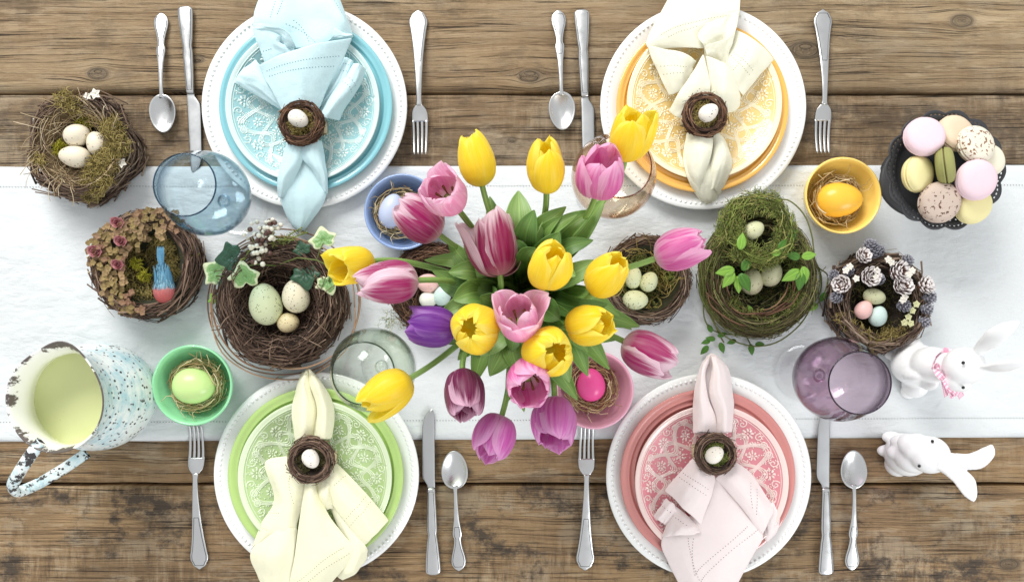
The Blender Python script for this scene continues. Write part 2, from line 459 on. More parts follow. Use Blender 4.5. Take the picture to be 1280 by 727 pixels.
M_EGG_CREAM2 = m_egg('egg_cream_fine', C(230, 220, 192), C(84, 74, 56), 0.55, 300)
M_EGG_QUAIL = m_egg('egg_quail', C(224, 206, 162), C(104, 84, 46), 0.7, 380)
M_EGG_WHITE = m_egg('egg_white_speckled', C(240, 234, 222), C(66, 60, 54), 0.6, 330)
M_EGG_PINK = m_egg('egg_blush', C(232, 188, 182), C(200, 150, 146), 0.3, 300)
M_EGG_IVORY = m_egg('egg_ivory', C(226, 228, 216), C(180, 182, 168), 0.3, 300)
M_EGG_MINT = m_egg('egg_mint', C(196, 218, 212), C(150, 172, 162), 0.3, 300)
M_EGG_PG2 = m_egg('egg_sage', C(204, 206, 166), C(120, 118, 78), 0.4, 260)
M_EGG_GREEN = m_egg('egg_dyed_green', C(196, 224, 146), None, rough=0.3)
M_EGG_YELLOW = m_egg('egg_dyed_yellow', C(246, 190, 64), None, rough=0.3)
M_EGG_HOT = m_egg('egg_dyed_pink', C(230, 82, 150), None, rough=0.3)
M_EGG_BLUE = m_egg('egg_dyed_blue', C(190, 200, 226), None, rough=0.35)

def m_petal(name, basec, midc, edgec, edge_w, streak, tipc=None, transl=0.42):
    t = NT(name); u, v, _ = t.sep(t.uv())
    uu = t.math('ABSOLUTE', t.math('SUBTRACT', t.math('MULTIPLY', u, 2.0), 1.0))
    ob = t.obj()
    st = t.noise(t.comb(t.math('MULTIPLY', u, 13.0), t.math('MULTIPLY', v, 1.4), t.math('MULTIPLY', t.n('ShaderNodeObjectInfo').outputs['Random'], 40.0)), 1.0, 5.0, 0.55)
    edge = t.math('ADD', t.math('MULTIPLY', t.math('POWER', uu, 1.7), 0.72), t.math('MULTIPLY', t.math('POWER', v, 3.5), 0.62))
    edge = t.math('ADD', edge, t.math('MULTIPLY', t.math('SUBTRACT', st, 0.5), 0.9))
    ef = t.ramp(edge, [(0.66 - edge_w, (0, 0, 0, 1)), (min(1.0, 0.98 - edge_w), (1, 1, 1, 1))])
    c = t.mix(t.math('MULTIPLY', t.ramp(st, [(0.35, (0, 0, 0, 1)), (0.68, (1, 1, 1, 1))]), streak), midc, edgec)
    vn = t.noise(t.comb(t.math('MULTIPLY', u, 70.0), t.math('MULTIPLY', v, 2.5), 3.0), 1.0, 2.0)
    c = t.mix(ef, c, edgec)
    c = t.mix(t.math('MULTIPLY', t.ramp(vn, [(0.42, (1, 1, 1, 1)), (0.56, (0, 0, 0, 1))]), 0.22), c, tuple(q * .72 for q in midc[:3]) + (1,))
    c = t.mix(t.ramp(v, [(0.02, (1, 1, 1, 1)), (0.26, (0, 0, 0, 1))]), c, basec)
    t.p(color=c, rough=0.42, spec=0.35, sheen=0.1)
    t.bump(t.math('ADD', st, t.math('MULTIPLY', t.noise(ob, 70.0, 2.0), 0.4)), 0.18, 0.0012)
    t.translucent(c, transl)
    return t.m
M_PET = dict(
    yellow=m_petal('petal_yellow', C(226, 214, 70), C(255, 230, 44), C(255, 243, 110), 0.16, 0.4),
    pinkwhite=m_petal('petal_pink_white_edge', C(240, 214, 220), C(176, 32, 108), C(250, 224, 235), 0.42, 0.22),
    pink=m_petal('petal_pink', C(244, 222, 230), C(222, 104, 176), C(247, 194, 224), 0.42, 0.5),
    blush=m_petal('petal_light_pink', C(248, 232, 220), C(236, 158, 198), C(250, 212, 230), 0.40, 0.5),
    purple=m_petal('petal_purple', C(120, 60, 150), C(122, 46, 158), C(184, 124, 208), 0.28, 0.4),
    magenta=m_petal('petal_magenta', C(236, 160, 180), C(166, 16, 88), C(251, 222, 231), 0.44, 0.15),
    plum=m_petal('petal_plum', C(120, 30, 70), C(118, 14, 74), C(234, 190, 212), 0.38, 0.2),
    lilac=m_petal('petal_lilac', C(240, 208, 228), C(212, 100, 186), C(238, 182, 224), 0.34, 0.55))
def m_leaf(name, a, b, edge=None, transl=0.25):
    t = NT(name); u, v, _ = t.sep(t.uv())
    uu = t.math('ABSOLUTE', t.math('SUBTRACT', t.math('MULTIPLY', u, 2.0), 1.0))
    st = t.noise(t.comb(t.math('MULTIPLY', u, 22.0), t.math('MULTIPLY', v, 1.5), 1.0), 1.0, 3.0)
    c = t.mix(t.ramp(st, [(0.35, (0, 0, 0, 1)), (0.65, (1, 1, 1, 1))]), a, b)
    c = t.mix(t.ramp(uu, [(0.0, (0.5, 0.5, 0.5, 1)), (0.12, (0, 0, 0, 1))]), c, tuple(min(1, q * 1.6) for q in b[:3]) + (1,))
    if edge is not None:
        n = t.noise(t.obj(), 160.0, 3.0)
        c = t.mix(t.ramp(t.math('ADD', uu, t.math('MULTIPLY', t.math('SUBTRACT', n, 0.5), 0.5)), [(0.72, (0, 0, 0, 1)), (0.84, (1, 1, 1, 1))]), c, edge)
    t.p(color=c, rough=0.42, spec=0.45)
    t.bump(st, 0.15, 0.001)
    t.translucent(tuple(min(1, q * 1.3) for q in b[:3]) + (1,), transl)
    return t.m
M_LEAF = m_leaf('tulip_leaf', C(104, 146, 66), C(152, 186, 102))
M_LEAF_D = m_leaf('tulip_leaf_dark', C(76, 118, 54), C(120, 156, 82))
M_LEAF_P = m_leaf('tulip_leaf_pale', C(126, 166, 88), C(168, 198, 128))
M_STEM = m_leaf('tulip_stem', C(108, 146, 66), C(146, 178, 96), None, 0.1)
M_IVY = m_leaf('ivy_dark', C(32, 66, 46), C(60, 96, 70), None, 0.1)
M_IVY_V = m_leaf('ivy_variegated', C(104, 150, 84), C(146, 182, 118), C(222, 228, 186), 0.15)
M_LEAFLET = m_leaf('leaflet_bright', C(112, 164, 54), C(160, 202, 92), None, 0.3)
M_LEAFLET_D = m_leaf('leaflet_deep', C(58, 108, 34), C(92, 140, 54), None, 0.25)
# ------------------------------------------------------------------ table planks and runner
rng = random.Random(5)
table = empty('plank_table', (0, 0, 0), 'weathered brown wooden plank table under the white runner', 'table')
def plank(y0, y1, x0, x1, m, seed):
    mb = MB()
    nx, ny = 150, 14
    a, b = P(x0, y1), P(x1, y0)
    g = 0.0012
    rows = []
    for j in range(ny + 3):
        row = []
        for i in range(nx + 1):
            x = lerp(a.x, b.x, i / nx)
            jj = min(max(j - 1, 0), ny)
            y = lerp(a.y + g, b.y - g, jj / ny)
            z = -0.0012 + 0.0010 * mnoise.noise(Vector((x * 3, y * 40, seed))) + 0.0004 * mnoise.noise(Vector((x * 30, y * 90, seed)))
            e = 0.0013 * mnoise.noise(Vector((x * 14, seed * 3.1, j // 8)))
            if jj == 0: y += 0.0012 + e; z -= 0.0016
            if jj == ny: y -= 0.0012 - e; z -= 0.0016
            if j == 0 or j == ny + 2: z = -0.03
            row.append((x, y, min(z, -0.0001)))
        rows.append(row)
    mb.grid(rows)
    n0 = 0
    L = len(rows)
    W = nx + 1
    mb.f.append((0, W * (L - 1), W * L - 1, W - 1)); mb.mi.append(0)
    return mb.build('plank', m, table)
for k, (y0, y1, m) in enumerate([(-30, 116, WOOD_TOP), (116.8, 240, WOOD_MID), (240.8, 362, WOOD_MID), (362.8, 484, WOOD_LOW), (484.8, 605, WOOD_LOW), (606, 765, WOOD_SAW)]):
    plank(y0, y1, -70, 1350, m, k * 7.3)

for k, (px0, px1) in enumerate([(-40, 130), (560, 720), (1150, 1320)]):   # unseen cross boards, added to block light coming up through the plank gaps
    mb = MB(); a, b = P(px0, 760), P(px1, -26)
    mb.add([(a.x, a.y, -.0305), (b.x, a.y, -.0305), (b.x, b.y, -.0305), (a.x, b.y, -.0305), (a.x, a.y, -.055), (b.x, a.y, -.055), (b.x, b.y, -.055), (a.x, b.y, -.055)], [(0, 1, 2, 3), (7, 6, 5, 4), (0, 4, 5, 1), (1, 5, 6, 2), (2, 6, 7, 3), (3, 7, 4, 0)])
    mb.build('gap_block', WOOD_SAW, table, smooth=False)
mb = MB(); a, b = P(-68, 762), P(1348, -28)
mb.add([(a.x, a.y, -.0562), (b.x, a.y, -.0562), (b.x, b.y, -.0562), (a.x, b.y, -.0562), (a.x, a.y, -.066), (b.x, a.y, -.066), (b.x, b.y, -.066), (a.x, b.y, -.066)], [(0, 1, 2, 3), (7, 6, 5, 4), (0, 4, 5, 1), (1, 5, 6, 2), (2, 6, 7, 3), (3, 7, 4, 0)])
mb.build('gap_backing', WOOD_SAW, table, smooth=False)  # unseen backing, added to keep world light from showing between the planks
def runner_z(x, y):
    z = 0.0034 + 0.0028 * mnoise.noise(Vector((x * 4.5, y * 9, 2.2))) + 0.0011 * mnoise.noise(Vector((x * 13 + y * 5, y * 22, 5.0)))
    # shallow press creases
    z += 0.0006 * math.sin(x * 46 + 4 * mnoise.noise(Vector((x * 3, y * 4, 1)))) * max(0, mnoise.noise(Vector((x * 3, y * 3, 8))))
    z += 0.0007 * (1 - min(1, 9 * abs(mnoise.noise(Vector((x * 5 + 2.5 * y, y * 6 - x, 12.0)))))) + 0.0005 * (1 - min(1, 9 * abs(mnoise.noise(Vector((x * 9 - 3 * y, y * 9 + x, 22.0))))))
    return max(z, 0.0006)
def runner_edge(px, top):
    if top: return lerp(208.5, 206.5, px / 1280.0) + 0.8 * mnoise.noise(Vector((px * .01, 0, 0)))
    return lerp(551.5, 546.0, px / 1280.0) + 1.2 * mnoise.noise(Vector((px * .012, 4, 0)))
run = MB()
nx, ny = 420, 120
rows = []
for j in range(ny + 1):
    row = []
    for i in range(nx + 1):
        px = lerp(-70, 1350, i / nx)
        t = j / ny
        py = lerp(runner_edge(px, False), runner_edge(px, True), t)
        p = P(px, py)
        z = runner_z(p.x, p.y)
        if py < 232 or py > 527: z += 0.0004
        e = min(t, 1 - t)
        if e < 0.02: z = lerp(0.0007, z, e / 0.02)
        row.append((p.x, p.y, z))
    rows.append(row)
run.grid(rows)
runner = run.build('table_runner', M_RUNNER, None, solid=0.0005, offset=-1)
tag(runner, 'white linen table runner with hemstitched long edges', 'table runner')
def dash(mb, p, d, nrm, ln, wd):
    d = d.normalized(); s = nrm.cross(d).normalized()
    a = d * (ln / 2); b = s * (wd / 2)
    mb.add([p - a - b, p + a - b, p + a + b, p - a + b], [(0, 1, 2, 3)])
mb = MB()
for top in (True, False):
    px = -60.0
    while px < 1345:
        off = 25.5 if top else -24.5
        q = P(px, runner_edge(px, top) + off)
        q.z = runner_z(q.x, q.y) + 0.0008
        dash(mb, q, Vector((1, 0, 0)), Vector((0, 0, 1)), 0.0014, 0.0011)
        px += 3.7
o = mb.build('hemstitch', M_HOLE, runner); tag(o, kind='stuff')

# ------------------------------------------------------------------ plates
def plate_set(colr, cc, dd, ss):
    h = 0.020
    c = P(cc[0], cc[1], h); R = cc[2] * sc(h)
    ch = empty('charger_plate', (c.x, c.y, 0.0035), 'white beaded-rim charger plate under the %s plates' % colr, 'plate', 'white charger plates')
    prof = [(0, .004), (.085, .004), (.100, .0055), (.108, .010), (.125, .0135), (R - .014, .0155), (R - .006, .0172), (R - .001, .0168), (R, .0155), (R - .002, .0135), (R - .02, .011), (.115, .006), (.10, .001), (.09, 0), (.084, .0015), (0, .0015)]
    prof = [(r, z) for r, z in prof]
    mb = MB(); mb.lathe(prof, 96)
    body = mb.build('body', M_WHITE, ch, loc=(0, 0, 0))
    mb = MB(); nb = 118
    for i in range(nb):
        t = 2 * PI * i / nb
        rb = R - 0.0088
        mb.ellipsoid((rb * math.cos(t), rb * math.sin(t), .0158), .0027, .0027, .0024, 8, 5)
    o = mb.build('beaded_rim', M_WHITE, ch, loc=(0, 0, 0)); tag(o, kind='stuff')
    # dinner plate
    h = 0.0285; c = P(dd[0], dd[1], h); R = dd[2] * sc(h)
    prof = [(0, .003), (.080, .003), (.088, .0045), (.096, .011), (.104, .0140), (.1050, .0150), (.1060, .0172), (.1080, .0176), (.1095, .0158), (.1130, .0166), (.1142, .0190), (.1162, .0194), (.1178, .0178), (R - .006, .0205), (R - .001, .0212), (R, .0200), (R - .003, .018), (.105, .0115), (.094, .002), (.086, 0), (.08, .001), (0, .001)]
    mb = MB(); mb.lathe(prof, 96)
    dp = mb.build('dinner_plate', M_PLATE[colr], None, loc=(c.x, c.y, 0.0082))
    tag(dp, {'blue': 'sky blue dinner plate with ridged rim under the aqua patterned plate', 'yellow': 'golden yellow dinner plate under the yellow patterned plate',
             'green': 'lime green dinner plate under the green patterned plate', 'pink': 'dusty rose dinner plate with ridged rim under the pink patterned plate'}[colr], 'plate', 'coloured dinner plates')
    # patterned plate
    h = 0.034; c = P(ss[0], ss[1], h); R = ss[2] * sc(h)
    sp = empty('patterned_plate', (c.x, c.y, 0.0125), {'blue': 'aqua salad plate with raised white scrollwork under the blue napkin', 'yellow': 'yellow salad plate with raised white scrollwork under the cream napkin',
             'green': 'green salad plate with raised white scrollwork under the cream napkin', 'pink': 'red and white salad plate with raised scrollwork under the pink napkin'}[colr], 'plate', 'patterned salad plates')
    return ch, dp, sp, R
RS = 0.112
SALAD = [(0, .004), (.060, .0045), (.078, .0065), (.088, .0105), (.096, .0150), (.103, .0190), (.1065, .0208), (.1100, .0222), (.1118, .0222), (.112, .021), (.1105, .0195), (.10, .014), (.086, .006), (.07, .001), (.06, 0), (.055, .0015), (0, .0015)]
def salad_z(r): return float(np.interp(r, [a for a, b in SALAD[:8]], [b for a, b in SALAD[:8]]))
def relief_mesh():
    mb = MB()
    def pt(r, t, dz=0.0): return Vector((r * math.cos(t), r * math.sin(t), salad_z(r) + dz))
    def line(rt, w=0.0009):
        pts = [pt(r, t, 0.0002) for r, t in rt]
        mb.tube([p - Vector((0, 0, w * .45)) for p in pts], w * 1.3, 6)
    def xyline(c, ang, loc, w=0.0009):   # local curve near polar point c=(r,t), x tangential, y radial
        r0, t0 = c
        out = []
        for x, y in loc:
            xr = x * math.cos(ang) - y * math.sin(ang); yr = x * math.sin(ang) + y * math.cos(ang)
            r = r0 + yr; out.append((r, t0 + xr / max(r, .01)))
        line(out, w)
    def blob(r, t, a, ln, wd):
        p = pt(r, t, 0.0001)
        rot = Matrix.Rotation(t + a, 3, 'Z')
        mb.ellipsoid(p, ln * 1.1, wd * 1.15, 0.0007, 8, 4, rot)
    def flower(r, t, s, n=8, off=0.0):
        p0 = (r, t)
        for k in range(n):
            a = 2 * PI * k / n + off
            x, y = math.cos(a) * s * .62, math.sin(a) * s * .62
            rr = r + x; tt = t + y / rr
            blob(rr, tt, a, s * .36, s * .17)
        blob(r, t, 0, s * .16, s * .16)
    N = 8
    line([(.1048, 2 * PI * i / 128) for i in range(129)], .0008)
    line([(.1020, 2 * PI * i / 128) for i in range(129)], .0005)
    for k in range(N):
        t0 = 2 * PI * k / N + 0.2
        for dr in (-.0032, 0, .0032):   # interlaced straps
            rt = []; rt2 = []
            for i in range(33):
                s = i / 32
                th = t0 + s * 2 * PI / N
                rt.append((.079 + .0165 * math.cos(2 * PI * s) + dr, th))
                rt2.append((.067 - .015 * math.cos(2 * PI * s) + dr, th))
            line(rt); line(rt2, .0008)
        # loops where straps meet the rim
        for sgn in (-1, 1):
            xyline((.0945, t0 + sgn * .085), 0, [(.0048 * math.cos(a), .0036 * math.sin(a)) for a in np.linspace(0, 2 * PI, 17)])
            xyline((.0945, t0 + sgn * .085), 0, [(.0024 * math.cos(a), .0016 * math.sin(a)) for a in np.linspace(0, 2 * PI, 13)], .0007)
        tm = t0 + PI / N
        flower(.0885, tm, .0098, 8)
        for sgn in (-1, 1):
            sp = [((.0062 * (1 - q / 1.15)) * math.cos(q * 8 * sgn + 1), (.0062 * (1 - q / 1.15)) * math.sin(q * 8 * sgn + 1)) for q in np.linspace(0, 1, 26)]
            xyline((.0955, tm + sgn * .165), 0, sp, .0008)
            for q in range(4):
                blob(.083 + .0035 * q, tm + sgn * (.19 + .012 * q), .8 * sgn, .0015, .0009)
        # inside the ogee: a spray with small florets
        flower(.0735, t0, .0080, 7, .3)
        flower(.0540, tm, .0082, 6, .2)
        flower(.0445, t0, .0062, 6, .1)
        for q in range(9):
            a = t0 + (q - 4) * .075
            blob(.0600 + .0028 * math.cos(q * 2.1), a, q * 1.3, .0020, .0010)
            blob(.0655 + .0022 * math.sin(q * 1.7), a + .03, q * 2.3, .0016, .0009)
            blob(.0375 + .003 * math.sin(q * 2.7), a * 1.0, q, .0018, .0010)
    rr_ = random.Random(3)
    for q in range(900):
        r = math.sqrt(rr_.uniform(.03 ** 2, .1005 ** 2)); t = rr_.uniform(0, 2 * PI)
        blob(r, t, rr_.uniform(0, 6), rr_.uniform(.0009, .0019), rr_.uniform(.0007, .0010))
    for dr in (0, .003):
        line([(.031 + dr + .002 * math.cos(16 * 2 * PI * i / 128), 2 * PI * i / 128) for i in range(129)], .0007)
    flower(.0001, 0, .020, 10)
    for k in range(16): blob(.0265, 2 * PI * k / 16, 0, .0022, .0012)
    return mb
_rel = relief_mesh()
def finish_salad(sp, colr, rot):
    k_in = [(r, z) for r, z in SALAD[:6]]; 
    mb = MB(); mb.lathe([(.1055, .0203)] + SALAD[6:], 96)
    mb.build('rim', M_RELIEF[colr], sp, loc=(0, 0, 0))
    mb = MB(); mb.lathe(SALAD[:6] + [(.1055, .0203)], 96)
    mb.build('glazed_center', M_GROUND[colr], sp, loc=(0, 0, 0))
    mb = MB(); mb.v = _rel.v; mb.f = _rel.f; mb.uv = _rel.uv; mb.mi = _rel.mi
    o = mb.build('raised_pattern', M_RELIEF[colr], sp, loc=(0, 0, 0)); tag(o, kind='stuff')
    o.rotation_euler.z = rot
SETS = [('blue', (380.3, 132, 128.7), (382.0, 131.3, 108.6), (378.0, 131, 96.5)),
        ('yellow', (879.2, 133, 129), (878.2, 133, 107.8), (880.6, 127.5, 97)),
        ('green', (395.3, 593, 128.5), (394.5, 594, 110), (393.5, 596, 96.5)),
        ('pink', (886.0, 595, 128.5), (884.8, 595.5, 109.6), (889.8, 602, 96.2))]
for k, (cn, a, b, c_) in enumerate(SETS):
    ch, dp, sp, R_ = plate_set(cn, a, b, c_)
    finish_salad(sp, cn, [0.1, 0.35, 0.15, 0.3][k])
    f = R_ / RS
    sp.scale = (f, f, 1)
    # the plate is scaled about its own centre; the parts follow

# ------------------------------------------------------------------ cutlery (handle end at the origin, head towards +Y)
U = 0.0012
def loft(mb, stations, thick, segs=12, flat=0.35):
    """stations: (y, left, right, z); elliptic section"""
    rows = []
    for (y, l, r, z, th) in stations:
        c = (l + r) / 2; hw = max((r - l) / 2, 1e-5)
        row = []
        for i in range(segs):
            a = 2 * PI * i / segs
            ca, sa = math.cos(a), math.sin(a)
            xx = math.copysign(abs(ca) ** 0.75, ca) * hw
            zz = math.copysign(abs(sa) ** 0.9, sa) * th / 2
            row.append((c + xx, y, z + zz))
        rows.append(row)
    mb.grid(rows, close_u=True)
    n = segs; b = len(mb.v) - len(rows) * n
    mb.f.append(tuple(b + i for i in range(n))[::-1]); mb.mi.append(0)
    e = len(mb.v) - n
    mb.f.append(tuple(e + i for i in range(n))); mb.mi.append(0)
def prof_stations(tab, y0, y1, n, zf, thf):
    out = []
    for i in range(n + 1):
        y = lerp(y0, y1, i / n)
        w = interp(tab, y)
        out.append((y * U, -w * U, w * U, zf(y), thf(y)))
    return out
def border(mb, tab, y0, y1, zf, thf, inset=2.6, off=0.0, n=30):
    L = []; R = []
    for i in range(n + 1):
        y = lerp(y0, y1, i / n); w = max(interp(tab, y) - inset, 0.8)
        z = zf(y) + thf(y) * 0.5 * math.sqrt(max(0, 1 - (w / max(interp(tab, y), .1)) ** 2)) * 0.98
        L.append((-w * U, y * U, z)); R.append((w * U, y * U, z))
    pts = L + R[::-1] + [L[0]]
    mb.tube(pts, 0.00058, 5, caps=False)

def make_fork():
    root = empty('dinner_fork', (0, 0, 0), 'x', 'fork')
    tab = [(0, .8), (1.2, 3.0), (2.8, 4.0), (4.2, 7.6), (6.5, 8.8), (8.5, 9.2), (11, 11.2), (17, 11.6), (25, 10.0), (40, 7.9), (60, 5.9), (90, 4.0), (112, 3.2), (118, 3.3), (121, 4.4)]
    zf = lambda y: 0.0022 + 0.010 * math.sin(min(1, y / 125) * PI * 0.62) ** 2
    thf = lambda y: interp([(0, .0014), (8, .0026), (60, .0034), (110, .0040), (121, .0034)], y)
    mb = MB(); loft(mb, prof_stations(tab, 0, 121, 60, zf, thf), 0)
    mb.build('handle', M_SILVER, root, loc=(0, 0, 0))
    mb = MB(); border(mb, tab, 5, 66, zf, thf)
    mb.build('border_groove', M_SILVER_D, root, loc=(0, 0, 0))
    tab2 = [(120, 4.0), (123, 6.5), (126, 8.8), (130, 10.2), (138, 10.8), (141, 10.8)]
    zh = lambda y: zf(120) - 0.007 * math.sin((y - 120) / 62 * PI * .9) + 0.001 * (y - 120) / 60
    th2 = lambda y: 0.0024
    mb = MB(); loft(mb, prof_stations(tab2, 120, 140, 10, zh, th2), 0)
    head = mb.build('head', M_SILVER, root, loc=(0, 0, 0))
    for k in range(4):
        mb = MB(); st = []
        xc0 = (k - 1.5) * 5.55; xc1 = (k - 1.5) * 4.7
        for i in range(17):
            y = lerp(138, 181, i / 16); f = i / 16
            w = lerp(1.85, 1.25, f) * (1 if f < .93 else lerp(1, .35, (f - .93) / .07))
            xc = lerp(xc0, xc1, f)
            st.append((y * U, (xc - w) * U, (xc + w) * U, zh(y), lerp(.0022, .0014, f)))
        loft(mb, st, 0, 8)
        mb.build('tine', M_SILVER, head, loc=(0, 0, 0))
    return root
def make_spoon():
    root = empty('teaspoon', (0, 0, 0), 'x', 'spoon')
    tab = [(0, 1.0), (1.5, 3.6), (4, 6.4), (7, 8.4), (12, 9.4), (18, 8.6), (27, 6.2), (35, 4.6), (41, 4.2), (44, 5.6), (48, 5.9), (54, 5.0), (66, 3.4), (86, 2.5), (100, 2.4), (108, 3.2)]
    zf = lambda y: 0.0022 + 0.008 * math.sin(min(1, y / 118) * PI * 0.66) ** 2
    thf = lambda y: interp([(0, .0014), (8, .0026), (60, .0034), (100, .0038), (108, .003)], y)
    mb = MB(); loft(mb, prof_stations(tab, 0, 108, 60, zf, thf), 0)
    mb.build('handle', M_SILVER, root, loc=(0, 0, 0))
    mb = MB(); border(mb, tab, 5, 56, zf, thf, 2.3)
    mb.build('border_groove', M_SILVER_D, root, loc=(0, 0, 0))
    mb = MB(); rows = []; n = 20; m = 9
    y0, y1 = 103.5, 150.5
    for j in range(m + 1):
        f = j / m
        row = []
        for i in range(40):
            a = 2 * PI * i / 40
            sx = math.cos(a); sy = math.sin(a)
            w = 16.2 * (1 - 0.13 * sy)
            x = sx * w * f; y = (y0 + y1) / 2 + 2 * f * 0 + sy * (y1 - y0) / 2 * f
            z = zf(104) * lerp(1, .8, (y - y0) / (y1 - y0)) + .0008 - .0085 * (1 - f * f)
            row.append((x * U, y * U, max(z, 0.0016)))
        rows.append(row)
    mb.grid(rows, close_u=True)
    mb.build('bowl', M_SILVER, root, solid=0.0012, loc=(0, 0, 0))
    return root
def make_knife():
    root = empty('table_knife', (0, 0, 0), 'x', 'knife')
    tab = [(0, 6.0), (1.2, 8.4), (3, 9.4), (7, 9.7), (20, 8.9), (40, 7.2), (50, 5.8), (54, 6.3), (58, 6.6), (80, 6.0), (100, 5.3), (108, 5.0)]
    zf = lambda y: 0.0045
    thf = lambda y: interp([(0, .004), (5, .006), (50, .0072), (100, .0066), (108, .005)], y)
    mb = MB(); loft(mb, prof_stations(tab, 0, 108, 50, zf, thf), 0)
    mb.build('handle', M_SILVER, root, loc=(0, 0, 0))
    mb = MB(); border(mb, tab, 4, 104, zf, thf, 2.4)
    mb.build('border_groove', M_SILVER_D, root, loc=(0, 0, 0))
    mb = MB(); st = []
    for i in range(41):
        y = lerp(107, 206, i / 40)
        l = -interp([(107, 4.6), (112, 5.0), (117, 8.5), (121, 10.8), (126, 11.4), (150, 10.6), (185, 9.0), (196, 6.5), (202, 2.5), (206, -3.0)], y)
        r = interp([(107, 4.6), (112, 5.0), (150, 5.6), (196, 6.0), (203, 5.6), (206, 4.0)], y)
        st.append((y * U, l * U, r * U, 0.0034, 0.0017))
    loft(mb, st, 0, 12)
    mb.build('blade', M_STEEL, root, loc=(0, 0, 0))
    return root
def put(proto, first, end, head, z, label, group, flip=False):
    o = proto if first else copy_tree(proto)
    a = P(end[0], end[1], 0.005); b = P(head[0], head[1], 0.005)
    d = b - a
    o.location = (a.x, a.y, z)
    o.rotation_euler = (0, 0, math.atan2(-d.x, d.y))
    tag(o, label, None, group)
    return o
fk = make_fork(); spn = make_spoon(); kn = make_knife()
put(fk, True, (522.5, 12), (525.5, 193), 0.0002, 'silver fork with tines toward the runner, on bare wood beside the blue setting', 'silver forks')
put(fk, False, (1029.5, 11), (1027.5, 186), 0.0002, 'silver fork on bare wood beside the yellow setting, above the yellow bowl', 'silver forks')
put(fk, False, (248.5, 711.5), (245.5, 529), 0.0002, 'silver fork beside the green setting, tines at the green bowl', 'silver forks')
put(fk, False, (731.5, 713), (733.5, 533), 0.0002, 'silver fork beside the pink setting, tines at the pink bowl', 'silver forks')
put(spn, True, (200, 15.5), (205.5, 164), 0.0002, 'silver teaspoon beside the blue setting, near the nest of cream eggs', 'silver teaspoons')
put(spn, False, (698, 12), (703, 163), 0.0002, 'silver teaspoon on bare wood between the blue and yellow settings', 'silver teaspoons')
put(spn, False, (573.5, 713.5), (567.5, 562), 0.0002, 'silver teaspoon beside the knife of the green setting', 'silver teaspoons')
put(spn, False, (1066, 713), (1065.5, 561), 0.0002, 'silver teaspoon beside the pink setting, near the crouched white rabbit', 'silver teaspoons')
put(kn, True, (231, 8.5), (244, 213), 0.0002, 'silver knife of the blue setting with its tip at the blue glass', 'silver knives')
put(kn, False, (727, 12.5), (735, 216), 0.0002, 'silver knife of the yellow setting with its tip at the amber glass', 'silver knives')
k3 = put(kn, False, (541.5, 717.5), (537, 512), 0.0004, 'silver knife of the green setting with its blade reaching onto the runner', 'silver knives')
k4 = put(kn, False, (1032.5, 717.5), (1030, 512), 0.0004, 'silver knife of the pink setting with its blade under the purple glass', 'silver knives')

for k_ in (k3, k4): k_.rotation_mode = 'XYZ'; k_.rotation_euler.x = 0.022

# ------------------------------------------------------------------ goblets
def goblet(colr, px, py, label):
    c = P(px, py)
    r = empty('wine_glass', (c.x, c.y, 0.0042), label, 'glass', 'coloured glass goblets')
    mb = MB()
    mb.lathe([(0, 0), (.030, 0), (.0405, .0006), (.0412, .0014), (.0400, .0022), (.028, .0034), (.014, .0056), (.008, .010), (0, .011)], 64)
    mb.build('foot', M_CLEAR, r, loc=(0, 0, 0))
    mb = MB()
    mb.lathe([(0, .010), (.0078, .0105), (.0055, .02), (.0047, .035), (.0048, .05), (.0062, .0565), (.010, .060), (0, .0615)], 24)
    mb.build('stem', M_CLEAR, r, loc=(0, 0, 0))
    outer = [(0.0, .0590), (.012, .0602), (.025, .0655), (.037, .0750), (.047, .0880), (.0535, .1030), (.0560, .1180), (.0550, .1330), (.0515, .1480), (.0465, .1620), (.0420, .1740), (.0392, .1840)]
    inner = [(max(a - .0016, 0), b + (.0022 if a < .03 else .0008)) for a, b in outer]
    outer = [tuple(q) for q in crom(outer, 34)]; inner = [tuple(q) for q in crom(inner, 34)]
    prof = outer + [(.0389, .1848), (.0382, .1848)] + inner[::-1][1:]
    prof = [(max(a, 0), b) for a, b in prof]
    mb = MB(); mb.lathe(prof, 72)
    mb.build('bowl', M_GLASS[colr], r, loc=(0, 0, 0))
    mb = MB(); mb.tube([(.0388 * math.cos(t), .0388 * math.sin(t), .1848) for t in np.linspace(0, 2 * PI, 73)], .0010, 6, caps=False)
    mb.build('rim', M_RIMG[colr], r, loc=(0, 0, 0))
    mb = MB(); mb.tube([(.0075 * math.cos(t), .0075 * math.sin(t), .0628) for t in np.linspace(0, 2 * PI, 33)], .0016, 6, caps=False); mb.ellipsoid((0, 0, .0632), .0035, .0035, .0016, 12, 6)
    mb.build('pontil_mark', M_GLASS[colr], r, loc=(0, 0, 0))
    return r
M_RIMG = dict(blue=m_glass('blue_glass_rim', C(128, 164, 184), C(60, 92, 116), False), amber=m_glass('amber_glass_rim', C(190, 150, 120), C(120, 80, 60), False),
              green=m_glass('green_glass_rim', C(150, 170, 150), C(80, 100, 84), False), purple=m_glass('purple_glass_rim', C(140, 112, 146), C(64, 48, 74), False))
goblet('blue', 302, 260, 'pale blue bubbled glass goblet between the blue plates and the runner edge')
goblet('amber', 753, 241, 'amber tinted glass goblet behind a yellow and a pink tulip')
goblet('green', 487, 455, 'pale green glass goblet under the drooping yellow tulip')
goblet('purple', 1001, 465, 'purple glass goblet beside the standing rabbit with a bow')
